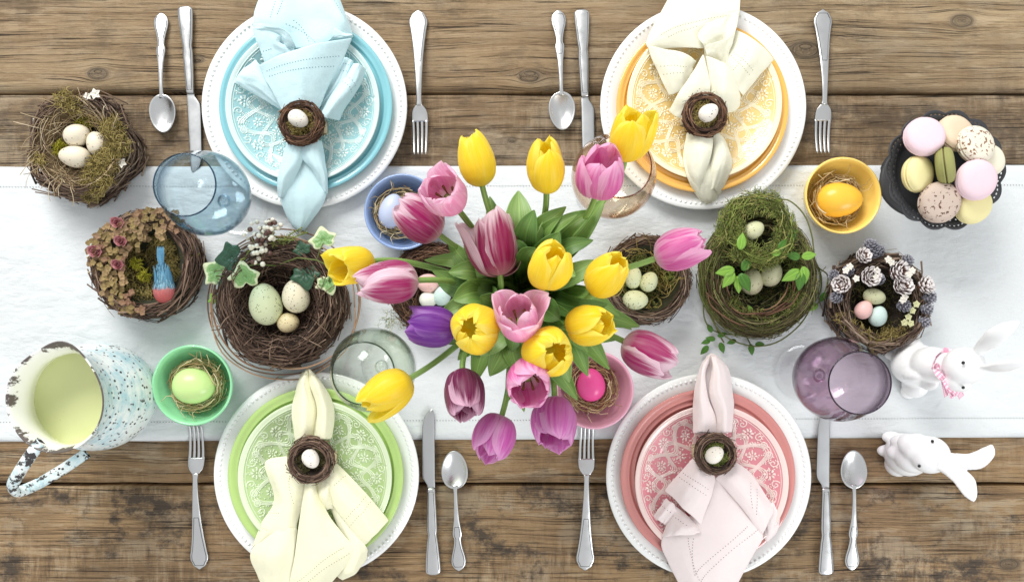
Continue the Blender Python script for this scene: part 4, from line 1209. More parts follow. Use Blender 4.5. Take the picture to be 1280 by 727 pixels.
for (x, y, z, ang, L, m) in [(925, 312, .09, 80, 20, 0), (918, 337, .08, 190, 22, 0), (917, 340, .08, 235, 22, 0), (925, 342, .08, 300, 24, 1), (928, 338, .08, 60, 20, 1), (922, 345, .078, 275, 20, 0), (973, 312, .085, 50, 16, 1), (965, 318, .085, 20, 14, 0),
                             (1002, 321, .075, 10, 18, 0), (1000, 322, .075, 165, 18, 1), (1004, 333, .07, 280, 20, 0), (1000, 338, .07, 210, 24, 0), (1001, 340, .07, 265, 22, 1), (985, 296, .08, 40, 14, 1), (992, 300, .08, 100, 12, 1),
                             (893, 345, .055, 260, 16, 1), (896, 330, .06, 60, 14, 1), (890, 415, .012, 120, 12, 1), (897, 420, .012, 20, 12, 1), (888, 425, .010, 200, 12, 1), (885, 432, .01, 230, 14, 1), (900, 428, .01, 290, 14, 1), (894, 424, .012, 170, 12, 1), (920, 425, .01, 200, 12, 1), (936, 420, .01, 60, 10, 1), (938, 430, .01, 280, 14, 1), (944, 430, .01, 0, 12, 1), (1022, 380, .014, 210, 16, 0), (1032, 365, .014, 240, 14, 1), (925, 402, .04, 200, 12, 0), (950, 395, .05, 20, 10, 0), (940, 390, .055, 120, 10, 0), (960, 390, .055, 300, 10, 0)]:
    a = math.radians(ang); mb = MB()
    leaf(mb, P(x, y, z), (math.cos(a), math.sin(a), .12), L * S, L * S * .56, fold=.18, droop=.2, n=8)
    mb.build('leaflet', (M_LEAFLET, M_LEAFLET_D)[m], n6, solid=.0003)
egg(942, 287.5, .070, 27, 22, 30, M_EGG_PG2, 'speckled pale green egg in the small upper moss cup')
egg(964, 343, .050, 31, 26, 60, M_EGG_PG2, 'pale green egg fully visible in the lower hollow of the green double nest')
egg(940, 352, .046, 33, 27, 85, M_EGG_PG2, 'pale green egg partly behind bright leaves in the green double nest')

# --- pine cone nest
rg = random.Random(17)
h = 0.048; cN = P(1094, 378, h * .5); R = 60 * sc(h * .5)
n7 = empty('bird_nest', (cN.x, cN.y, 0.003), 'bark and twig nest crowned with frosted pine cones', 'nest')
mb = MB(); nest_core(mb, cN, R, R * .62, h, .003); mb.build('nest_base', M_CORE, n7)
mb = MB(); ring_twigs(mb, rg, cN, R * 1.0, R * .66, h, 150, .0024, jitter=.06, kick=.14, z0=.003, span=(.4, 1.0), npt=6, sides=4); ring_twigs(mb, rg, cN, R, R * .66, h, 240, .0010, jitter=.07, kick=.12, z0=.003)
stuff(mb, 'bark_weave', M_TWIG, n7)
mb = MB()
for k in range(60):
    a = rg.uniform(0, 2 * PI); r = R * .62 * math.sqrt(rg.random())
    moss(mb, rg, (cN.x + r * math.cos(a), cN.y + r * math.sin(a), .003 + h * (.22 + .6 * (r / (R * .62)) ** 2)), .009, 30, .008, .0005, .005, 2.5)
stuff(mb, 'dark_moss', M_MOSS_D, n7)
mb = MB()
for (x, y) in [(1060, 405), (1072, 412), (1085, 420), (1100, 424), (1115, 420), (1128, 412), (1052, 395), (1092, 428), (1108, 415)]: moss(mb, rg, P(x, y, .046), .010, 50, .010, .0005, .007, 3.0)
stuff(mb, 'olive_moss', M_MOSS_O, n7)
t = NT('pine_cone_frosted'); u_, v_, _ = t.sep(t.uv())
t.p(color=t.mix(t.ramp(t.math('ADD', v_, t.math('MULTIPLY', t.math('SUBTRACT', t.noise(t.obj(), 300.0, 2.0), .5), .35)), [(.52, (0, 0, 0, 1)), (.74, (1, 1, 1, 1))]), C(98, 68, 54), C(228, 222, 220)), rough=.7); M_CONE = t.m
t = NT('pine_cone_grey'); u_, v_, _ = t.sep(t.uv())
t.p(color=t.mix(v_, C(62, 60, 66), C(150, 150, 160)), rough=.7); M_CONE_G = t.m
def cone(px, py, z, rp, lp, d, m):
    c = P(px, py, z); r = rp * S * .95; L = lp * S * .95
    q = Vector(d).to_track_quat('Z', 'Y').to_matrix(); mb = MB()
    mb.ellipsoid(c + q @ Vector((0, 0, L * .4)), r * .55, r * .55, L * .5, 8, 6, q)
    n = 34
    for k in range(n):
        f = k / n; a = k * 2.39996
        rad = r * math.sin(PI * (0.12 + .8 * f)) ** .8
        base = q @ Vector((math.cos(a) * rad * .35, math.sin(a) * rad * .35, L * f * .9))
        dd = q @ Vector((math.cos(a), math.sin(a), .35 + .9 * f))
        leaf(mb, c + base, dd, rad * .85 + r * .08, r * .62 * (1 - .4 * f), nrm=q @ Vector((0, 0, 1)), fold=.25, droop=-.15, n=3, prof=lambda v: .45 + .75 * v if v < .9 else .8)
    mb.build('pine_cone', m, n7, solid=.0006)
for (x, y, r) in [(1082.5, 345, 12.5), (1114, 341, 14), (1123, 361, 12.5), (1148, 359, 12), (1054, 355, 11.5), (1074, 322, 10)]:
    cone(x, y, .050, r, r * 1.1, (rg.uniform(-.5, .5) + (x - 1095) / 90, rg.uniform(-.2, .4), 1), M_CONE)
for (x, y, r) in [(1086, 316, 9), (1093, 322, 8), (1099, 320, 7.5), (1047, 347, 7), (1051, 372, 7.5), (1099, 353, 7), (1127, 332, 8), (1122, 381, 8), (1153, 372, 8), (1150, 385, 7.5), (1148, 400, 7), (1062, 343, 7)]:
    cone(x, y, .048, r, r * 1.8, ((x - 1095) / 60 + rg.uniform(-.4, .4), (375 - y) / 60, .6), M_CONE_G)
for (x, y) in [(1096, 338), (1095, 346), (1062, 333), (1057, 338), (1110, 324), (1114, 328), (1136, 343), (1131, 371), (1070, 348), (1140, 338), (1128, 375)]:
    mb = MB(); q = P(x, y, .066)
    for k in range(5):
        a = k * 2 * PI / 5 + x; leaf(mb, q, (math.cos(a), math.sin(a), .3), .0056, .0050, fold=.3, n=4)
    mb.build('white_blossom', M_BLOSSOM, n7, solid=.0003)
M_LICHEN = m_plain('pale_lichen', C(204, 204, 158), .8)
for (x, y) in [(1135, 396), (1140, 388), (1130, 403), (1145, 380), (1138, 404)]:
    mb = MB(); q = P(x, y, .056)
    for k in range(5):
        a = k * 2 * PI / 5 + x; leaf(mb, q, (math.cos(a), math.sin(a), .4), .0056, .0058, fold=.3, n=3)
    mb.build('pale_blossom', M_LICHEN, n7, solid=.0003)
egg(1093, 370.5, .046, 27, 20, -15, M_EGG_PG2, 'sage green egg in the pine cone nest')
egg(1079.5, 387, .046, 24, 20.5, 60, M_EGG_PINK, 'blush pink egg in the pine cone nest')
egg(1097.5, 395, .046, 26, 21.5, 75, M_EGG_MINT, 'pale mint egg in the pine cone nest')

# ------------------------------------------------------------------ ramekin bowls with straw and a dyed egg
def ramekin(colr, px, py, rp, label, eggspec, elabel, seed, straw_c):
    h = .052; c = P(px, py, h); R = rp * sc(h); rg = random.Random(seed)
    b = empty('ramekin_bowl', (c.x, c.y, .0035), label, 'bowl', 'small coloured bowls with an egg')
    prof = [(0, .003), (R * .58, .003), (R * .62, 0), (R * .66, .0), (R * .68, .004), (R * .80, .018), (R * .93, .036), (R * .97, .047), (R * .985, .0485), (R * .99, .0505), (R * .965, .0522), (R * .935, .0515), (R * .90, .042), (R * .80, .026), (R * .66, .012), (R * .5, .0075), (0, .0065)]
    mb = MB(); mb.lathe(prof, 72); mb.build('bowl', M_BOWL[colr], b, loc=(0, 0, 0))
    (ex, ey, el, ew, ea, m) = eggspec
    ec = P(ex, ey, .040)
    s = empty('straw_nest', (ec.x, ec.y, .012), 'curl of pale straw around the egg in the %s bowl' % colr, 'straw', 'straw nests in the bowls')
    mb = MB(); cc = Vector(((c.x * .6 + ec.x * .4), (c.y * .6 + ec.y * .4), 0)); rr = R * .62
    for k in range(190):
        t0 = rg.uniform(0, 2 * PI); r0 = rr * rg.uniform(.62, 1.08); sp = rg.uniform(.4, 1.5) * rg.choice((-1, 1)); z0 = rg.uniform(.016, .042); kk = rg.uniform(-.15, .18) * rr
        pts = []
        for q in range(7):
            f = q / 6; r = r0 + kk * (2 * f - 1) ** 2 + rg.gauss(0, .0006); r = min(r, R * lerp(.62, .90, min(1, z0 / .045)))
            pts.append((cc.x + r * math.cos(t0 + sp * f), cc.y + r * math.sin(t0 + sp * f), .0035 + z0 + .004 * math.sin(f * 3 + k)))
        mb.tube(pts, rg.uniform(.0004, .0010), 3, rnd=rg.random())
    for k in range(70):
        a = rg.uniform(0, 2 * PI); r = rr * .8 * math.sqrt(rg.random()); d = rg.uniform(0, 2 * PI); L = .022
        p = Vector((cc.x + r * math.cos(a), cc.y + r * math.sin(a), .014 + rg.uniform(0, .006)))
        mb.tube([p, p + Vector((math.cos(d), math.sin(d), .1)) * L * .5, p + Vector((math.cos(d + .4), math.sin(d + .4), .1)) * L], .0007, 3, rnd=rg.random())
    for k in range(9):
        a = rg.uniform(0, 2 * PI); p = Vector((cc.x + rr * .9 * math.cos(a), cc.y + rr * .9 * math.sin(a), .044)); d = a + rg.uniform(-1.2, 1.2)
        mb.tube([p, p + Vector((math.cos(d), math.sin(d), .6)) * .009, p + Vector((math.cos(d + .5), math.sin(d + .5), .4)) * .018], .0005, 3, rnd=rg.random())
    stuff(mb, 'strands', M_STRAW, s)
    egg(ex, ey, .040, el, ew, ea, m, elabel)
    return b
ramekin('green', 241, 481, 51, 'mint green ceramic bowl with straw and a pale green egg', (243, 482, 53, 45, -5, M_EGG_GREEN), 'pale lime dyed egg on straw in the green bowl', 1, 0)
ramekin('yellow', 1053, 244.5, 48.5, 'yellow ceramic bowl with straw and a golden egg', (1048, 250, 57, 43, 0, M_EGG_YELLOW), 'golden yellow dyed egg on straw in the yellow bowl', 2, 0)
ramekin('pink', 743, 487, 49.5, 'pink ceramic bowl with straw and a hot pink egg', (738.5, 480.5, 42, 36, 95, M_EGG_HOT), 'hot pink dyed egg on straw in the pink bowl', 3, 0)
ramekin('blue', 503, 265, 48, 'periwinkle blue ceramic bowl mostly behind the pink tulips', (490, 264, 44, 32, 75, M_EGG_BLUE), 'pale blue dyed egg on straw in the blue bowl', 4, 0)

# ------------------------------------------------------------------ napkin rings: little nest with a speckled egg
def napkin_ring(colr, px, py, rp, eggp, ea, seed, ang, m, moss_m):
    z0 = .046; h = .020; rg = random.Random(seed); c = P(px, py, z0 + .012); R = rp * sc(z0 + .012)
    r = empty('napkin_ring', (c.x, c.y, z0), {'blue': 'twig nest napkin ring with speckled egg on the blue napkin', 'yellow': 'twig nest napkin ring with speckled egg on the cream napkin of the yellow setting',
              'green': 'twig nest napkin ring with speckled egg on the cream napkin of the green setting', 'pink': 'twig nest napkin ring with speckled egg on the pale pink napkin'}[colr], 'napkin ring', 'twig nest napkin rings')
    mb = MB(); nest_core(mb, c, R * .95, R * .55, h, z0); mb.build('nest_base', M_CORE, r)
    mb = MB(); ring_twigs(mb, rg, c, R, R * .62, h, 130, .0013, jitter=.05, kick=.08, z0=z0, span=(.8, 2.4), npt=9)
    ring_twigs(mb, rg, c, R, R * .62, h, 60, .0007, jitter=.1, kick=.2, z0=z0, span=(.4, 1.0), npt=6)
    stuff(mb, 'twig_wreath', m, r)
    mb = MB()
    for k in range(22):
        a = rg.uniform(0, 2 * PI); q = R * .62 * math.sqrt(rg.random()); moss(mb, rg, (c.x + q * math.cos(a), c.y + q * math.sin(a), z0 + .014), .006, 40, .007, .0005, .006, 3.0)
    stuff(mb, 'moss', moss_m, r)
    ec = P(eggp[0], eggp[1], z0 + .020); a = math.radians(ea); mb = MB()
    egg_mesh(mb, ec, eggp[2] * sc(.066), eggp[3] * sc(.066), (math.cos(a), math.sin(a), .2)); mb.build('speckled_egg', M_EGG_WHITE, r)
    # burlap band that passes round the napkin
    A = math.radians(ang); d = Vector((math.cos(A), math.sin(A), 0)); s = Vector((-d.y, d.x, 0)); rows = []
    for i in range(25):
        t = 2 * PI * i / 24
        p = Vector((c.x, c.y, .034)) + s * (R * .98 * math.cos(t)) + Vector((0, 0, .013 * math.sin(t)))
        rows.append([p - d * .009, p, p + d * .009])
    mb = MB(); mb.grid(rows); mb.build('burlap_band', M_BURLAP, r, solid=.0008)
M_BURLAP = m_linen('burlap', C(196, 178, 146), 1200.0, .8, 0)
napkin_ring('blue', 376.5, 154, 27.5, (373, 148.5, 27, 21), -30, 21, 90, M_TWIG_R, M_MOSS_O)
napkin_ring('yellow', 881, 143.5, 27, (885.5, 141, 26, 21), 35, 22, 90, M_TWIG_R, M_MOSS_O)
napkin_ring('green', 388.5, 575, 28, (388.5, 573, 25, 20.5), -55, 23, 90, M_TWIG_D, M_MOSS_D)
napkin_ring('pink', 894.5, 567, 25.5, (893, 568, 25, 20), 40, 24, 90, M_TWIG_D, M_MOSS_G)
# ------------------------------------------------------------------ linen napkins, draped in folded panels
def panel_grid(rows, nu=22, nv=20, seed=0.0, amp=1.0):
    rr = [crom(r, nu) for r in rows]
    out = []
    cols = [crom([r[i] for r in rr], nv) for i in range(nu)]
    for j in range(nv):
        row = []
        for i in range(nu):
            x, y, z = cols[i][j]
            u, v = i / (nu - 1), j / (nv - 1)
            pl = mnoise.noise(Vector((u * 4.5, v * 1.3, seed))) * 0.0024 + mnoise.noise(Vector((u * 9 + v * 2, v * 3.0, seed + 9))) * 0.0009
            z = z / 1000 + pl * min(1, .4 + v) + 0.0007 * amp * mnoise.noise(Vector((x * .07, y * .07, seed)))
            z -= 0.0030 * (abs(2 * u - 1) ** 4) + 0.0015 * v ** 8
            x += 1.5 * mnoise.noise(Vector((u * 3.1, v * 3.7, seed + 30))); y += 1.5 * mnoise.noise(Vector((u * 3.3, v * 3.1, seed + 50)))
            row.append(P(x, y, max(z, .004)))
        out.append(row)
    return out
def sample(g, u, v):
    nv, nu = len(g), len(g[0])
    x, y = u * (nu - 1), v * (nv - 1)
    i, j = min(int(x), nu - 2), min(int(y), nv - 2); fx, fy = x - i, y - j
    p = g[j][i] * (1 - fx) * (1 - fy) + g[j][i + 1] * fx * (1 - fy) + g[j + 1][i] * (1 - fx) * fy + g[j + 1][i + 1] * fx * fy
    nrm = (g[j][i + 1] - g[j][i]).cross(g[j + 1][i] - g[j][i])
    if nrm.length < 1e-12: nrm = Vector((0, 0, 1))
    nrm.normalize()
    if nrm.z < 0: nrm = -nrm
    return p, nrm
def napkin(colr, label, panels, loc):
    mb = MB(); hb = MB()
    for k, (rows, stitches) in enumerate(panels):
        g = panel_grid(rows, seed=k * 5.1 + len(colr))
        mb.grid(g)
        for (u0, v0, u1, v1) in stitches:
            a, _ = sample(g, u0, v0); b, _ = sample(g, u1, v1)
            n = max(3, int((b - a).length / (3.3 * S)))
            for i in range(n + 1):
                f = i / n
                p, nr = sample(g, lerp(u0, u1, f), lerp(v0, v1, f)); q, _ = sample(g, lerp(u0, u1, min(1, f + .02)), lerp(v0, v1, min(1, f + .02)))
                d = q - p
                if d.length < 1e-7: continue
                dash(hb, p + nr * .00075, d, nr, .0015, .0009)
    c = P(*loc)
    o = mb.build('linen_napkin', M_NAP[colr], None, solid=.0009, subsurf=1)
    o.data.transform(Matrix.Translation((-c.x, -c.y, -.02))); o.location = (c.x, c.y, .02)
    tag(o, label, 'napkin', 'folded linen napkins')
    if hb.f:
        s = hb.build('hemstitch', M_NHOLE[colr], o); tag(s, kind='stuff')
    return o
napkin('blue', 'pale blue linen napkin pulled through a twig ring on the aqua plate', [
    ([[(352, 138, 32), (360, 134, 34)], [(318, 118, 38), (328, 108, 42), (340, 97, 40)], [(300, 108, 38), (308, 95, 46), (324, 80, 42)], [(292, 103, 35), (302, 88, 42), (319, 75, 38)]], []),
    ([[(396, 136, 34), (404, 133, 34)], [(412, 105, 38), (424, 102, 42), (433, 98, 42)], [(424, 80, 40), (433, 80, 44), (441, 79, 44)], [(429, 70, 40), (436, 73, 42), (441, 77, 42)]], [(.1, .55, .9, .45), (.1, .7, .9, .6)]),
    ([[(395, 137, 30), (406, 147, 46), (424, 151, 34)], [(411, 118, 36), (425, 122, 52), (434, 131, 37)], [(426, 97, 38), (441, 101, 54), (449, 109, 40)], [(440, 78, 40), (450, 80, 52), (458, 87, 38)]], [(.05, .72, .9, .62), (.05, .62, .9, .50)]),
    ([[(330, 70, 40), (360, 62, 46), (400, 58, 48), (440, 48, 44)], [(318, 34, 44), (350, 32, 54), (390, 30, 46), (425, 30, 56), (441, 42, 46)], [(318, 14, 44), (350, 8, 56), (385, 8, 46), (415, 5, 56), (432, 18, 46)], [(330, -20, 40), (352, -22, 48), (380, -24, 44), (404, -24, 48), (420, -16, 42)]], [(.30, .35, .62, .05), (.22, .9, .16, .45), (.36, .40, .55, .05), (.29, .85, .22, .5), (.75, .9, .86, .55)]),
    ([[(316, 30, 50), (335, 30, 60), (354, 36, 66), (364, 46, 66), (370, 60, 60)], [(317, 38, 47), (334, 39, 55), (350, 43, 58), (354, 50, 56), (356, 62, 52)]], []),
    ([[(317, 37, 49), (335, 37, 54), (352, 46, 58)], [(321, 52, 46), (338, 53, 52), (351, 54, 55)], [(327, 68, 44), (345, 65, 50), (368, 60, 52)], [(332, 84, 42), (350, 80, 46), (370, 74, 48)]], [(.1, .6, .5, .55)]),
    ([[(408, 52, 52), (415, 46, 58), (418, 36, 58)], [(414, 53, 50), (424, 47, 54), (430, 40, 52)], [(430, 50, 48), (437, 46, 50), (441, 42, 47)]], []),
    ([[(353, 139, 46), (376, 134, 54), (398, 138, 46)], [(339, 112, 48), (375, 106, 60), (412, 106, 50)], [(331, 97, 48), (376, 84, 64), (428, 79, 52)], [(323, 82, 50), (348, 69, 62), (379, 59, 68), (410, 52, 66), (441, 48, 54)]], [(.07, .80, .96, .76), (.08, .66, .95, .62)]),
    ([[(362, 178, 36), (380, 176, 40), (400, 176, 36)], [(348, 222, 39), (380, 216, 41), (409, 226, 39)], [(350, 248, 33), (378, 250, 39), (404, 254, 33)], [(363, 279, 21), (374, 283, 27), (387, 279, 22)], [(374, 288, 16), (376, 289, 16), (378, 288, 16)]], []),
    ([[(359, 178, 40), (368, 175, 52), (379, 176, 48)], [(351, 203, 42), (363, 199, 54), (379, 199, 50)], [(346, 227, 39), (354, 225, 48), (367, 226, 43)], [(348, 247, 28), (351, 247, 36), (356, 248, 33)]], []),
    ([[(371, 178, 48), (388, 174, 54), (402, 176, 42)], [(376, 196, 51), (394, 195, 55), (407, 203, 42)], [(392, 215, 48), (403, 218, 50), (410, 228, 40)], [(404, 241, 36), (407, 241, 40), (409, 244, 32)]], []),
], (376, 140))
napkin('yellow', 'cream linen napkin pulled through a twig ring on the yellow patterned plate', [
    ([[(812, 64, 42), (850, 60, 46), (890, 60, 46), (918, 40, 44)], [(808, 50, 44), (840, 36, 56), (880, 32, 50), (922, 26, 48)], [(828, 12, 42), (850, 10, 56), (885, 6, 50), (926, 8, 46)], [(846, -22, 38), (866, -25, 46), (890, -26, 46), (925, -22, 40)]], [(.20, .30, .95, .50), (.28, .22, .62, .34)]),
    ([[(905, 84, 42), (914, 102, 44), (929, 120, 38)], [(911, 62, 46), (931, 79, 52), (947, 97, 40)], [(920, 37, 46), (945, 51, 52), (968, 74, 39)]], [(.15, .52, .85, .52), (.12, .42, .85, .40), (.35, .2, .42, .8)]),
    ([[(836, 120, 37), (846, 116, 40), (862, 110, 42)], [(822, 90, 40), (845, 88, 50), (866, 88, 47)], [(807, 56, 44), (832, 62, 54), (856, 66, 56), (870, 77, 52)]], [(.15, .62, .85, .60), (.15, .45, .80, .42)]),
    ([[(880, 78, 44), (895, 82, 38), (906, 84, 42)], [(880, 58, 56), (898, 58, 46), (912, 62, 50)], [(872, 44, 60), (896, 42, 52), (919, 41, 56)], [(884, 28, 54), (905, 22, 56), (924, 13, 50)]], [(.2, .25, .8, .25)]),
    ([[(881, 57, 60), (900, 51, 58), (919, 41, 58)], [(884, 72, 52), (898, 74, 44), (908, 80, 46)]], []),
    ([[(856, 152, 38), (873, 134, 50), (888, 120, 50)], [(845, 146, 38), (866, 118, 54), (887, 98, 54)], [(835, 139, 36), (856, 104, 52), (880, 67, 58)]], [(.25, .42, .75, .45)]),
    ([[(888, 122, 46), (899, 133, 48), (908, 142, 38)], [(885, 97, 50), (905, 110, 58), (924, 135, 38)], [(882, 69, 54), (898, 76, 60), (911, 86, 56), (926, 122, 40)]], []),
    ([[(860, 165, 36), (878, 163, 38), (896, 165, 36)], [(854, 194, 39), (880, 198, 40), (914, 196, 39)], [(859, 222, 39), (882, 224, 41), (911, 219, 39)], [(872, 247, 24), (884, 248, 30), (897, 247, 24)], [(882, 254, 19), (886, 255, 20), (889, 254, 19)]], []),
    ([[(858, 166, 40), (876, 160, 52), (890, 168, 48)], [(854, 193, 38), (872, 190, 56), (891, 184, 54)], [(858, 220, 34), (872, 215, 50), (884, 212, 46)], [(870, 242, 28), (875, 238, 36), (880, 226, 40)]], []),
    ([[(886, 168, 46), (896, 166, 50), (906, 174, 38)], [(888, 184, 42), (903, 184, 52), (915, 198, 37)], [(884, 214, 40), (900, 206, 50), (912, 219, 35)], [(881, 246, 28), (892, 236, 38), (898, 246, 26)]], []),
], (881, 120))
napkin('green', 'cream linen napkin pulled through a twig ring on the green patterned plate', [
    ([[(410, 625, 40), (424, 640, 42), (440, 650, 42)], [(428, 678, 36), (444, 684, 42), (457, 682, 40)], [(420, 714, 28), (440, 712, 36), (459, 693, 32)], [(428, 725, 24), (444, 716, 28), (458, 700, 27)]], []),
    ([[(334, 664, 38), (350, 658, 46), (372, 660, 42)], [(312, 692, 36), (338, 694, 52), (369, 690, 44)], [(322, 718, 30), (340, 722, 40), (366, 718, 38)], [(332, 744, 26), (348, 747, 32), (362, 744, 30)]], []),
    ([[(358, 569, 40), (372, 582, 46), (384, 600, 44)], [(330, 578, 37), (352, 598, 50), (380, 625, 44)], [(343, 624, 36), (356, 632, 50), (374, 645, 42)], [(326, 654, 34), (342, 660, 48), (372, 662, 42)], [(315, 685, 31), (330, 676, 40), (368, 676, 42)]], [(.55, .10, .80, .42), (.05, .62, .45, .58), (.05, .78, .40, .78)]),
    ([[(381, 602, 48), (388, 600, 56), (395, 603, 48)], [(376, 638, 48), (387, 632, 62), (410, 640, 48)], [(370, 680, 46), (390, 672, 58), (430, 668, 46)], [(363, 722, 40), (398, 706, 52), (443, 691, 40)], [(357, 750, 30), (385, 744, 38), (414, 728, 32)]], [(.10, .84, .90, .64), (.10, .93, .95, .72)]),
    ([[(394, 604, 46), (404, 597, 50), (420, 592, 44)], [(398, 620, 46), (405, 622, 58), (412, 612, 54)], [(402, 632, 42), (410, 637, 44), (418, 634, 44)]], []),
    ([[(400, 592, 46), (411, 584, 50), (421, 579, 40)], [(407, 617, 48), (420, 604, 56), (436, 592, 42)], [(431, 652, 46), (447, 637, 54), (463, 622, 42)], [(456, 681, 42), (472, 666, 50), (486, 650, 37)]], [(.02, .74, .98, .70), (.02, .66, .98, .62), (.45, .33, .98, .32)]),
    ([[(370, 551, 38), (392, 549, 40), (414, 548, 38)], [(365, 512, 40), (392, 512, 40), (417, 510, 40)], [(372, 480, 37), (386, 478, 38), (404, 480, 37)], [(378, 465, 32), (385, 462, 34), (392, 465, 32)]], []),
    ([[(369, 552, 40), (378, 550, 52), (390, 551, 46)], [(365, 512, 38), (380, 510, 58), (396, 512, 44)], [(372, 480, 36), (378, 479, 56), (388, 486, 48)], [(383, 461, 34), (384, 463, 46), (386, 468, 44)]], []),
    ([[(392, 551, 44), (404, 549, 54), (415, 547, 40)], [(396, 513, 46), (406, 510, 58), (418, 509, 38)], [(388, 484, 48), (397, 480, 56), (404, 481, 38)], [(384, 462, 42), (387, 461, 44), (391, 465, 34)]], []),
], (388, 600))
napkin('pink', 'pale pink linen napkin pulled through a twig ring on the red patterned plate', [
    ([[(950, 640, 36), (960, 632, 40), (966, 626, 38)], [(956, 673, 33), (964, 662, 37), (973, 640, 33)], [(958, 677, 30), (971, 664, 31), (975, 645, 30)]], []),
    ([[(833, 622, 37), (842, 630, 42), (848, 640, 40)], [(824, 634, 36), (832, 642, 42), (840, 650, 38)], [(817, 645, 34), (826, 652, 38), (832, 656, 35)]], [(.1, .35, .8, .3)]),
    ([[(890, 598, 42), (898, 597, 44), (905, 600, 42)], [(868, 640, 40), (898, 636, 44), (936, 640, 44)], [(828, 671, 38), (870, 672, 44), (910, 672, 50), (954, 668, 44)], [(834, 700, 35), (865, 708, 46), (900, 708, 50), (942, 692, 40)], [(853, 738, 28), (875, 744, 36), (895, 746, 36), (918, 738, 30)]], [(.42, .88, .97, .42), (.36, .82, .88, .38), (.42, .88, .24, .48), (.36, .82, .30, .48)]),
    ([[(842, 630, 38), (860, 644, 42), (877, 660, 46)], [(835, 650, 38), (852, 658, 52), (875, 665, 52)], [(826, 671, 35), (845, 669, 48), (868, 668, 48)]], [(.1, .3, .7, .35)]),
    ([[(868, 571, 44), (882, 583, 50), (895, 596, 46)], [(848, 591, 40), (868, 606, 58), (890, 618, 50)], [(830, 613, 37), (852, 633, 56), (876, 656, 48)]], [(.10, .42, .92, .42), (.10, .55, .92, .55)]),
    ([[(895, 597, 48), (906, 586, 52), (921, 577, 43)], [(914, 618, 50), (925, 604, 58), (940, 592, 43)], [(936, 646, 49), (947, 632, 55), (958, 618, 42)], [(951, 671, 44), (960, 655, 50), (968, 636, 40)]], [(.30, .62, .85, .40), (.30, .72, .9, .50)]),
    ([[(867, 540, 38), (890, 542, 40), (913, 541, 38)], [(868, 490, 40), (890, 490, 40), (916, 497, 40)], [(877, 456, 36), (890, 456, 34), (911, 462, 34)], [(884, 444, 32), (890, 442, 33), (897, 444, 32)]], []),
    ([[(866, 541, 40), (880, 540, 52), (897, 543, 44)], [(866, 512, 38), (878, 512, 56), (895, 520, 46)], [(869, 486, 36), (876, 488, 54), (886, 497, 50)], [(877, 455, 35), (879, 460, 48), (882, 470, 46)], [(886, 443, 33), (886, 446, 42), (887, 452, 42)]], []),
    ([[(897, 543, 44), (906, 541, 52), (915, 540, 40)], [(895, 520, 46), (907, 512, 58), (917, 512, 38)], [(886, 492, 48), (900, 488, 58), (916, 494, 37)], [(890, 460, 46), (897, 462, 56), (912, 462, 36)], [(888, 443, 36), (893, 444, 42), (898, 446, 34)]], []),
], (894, 610))
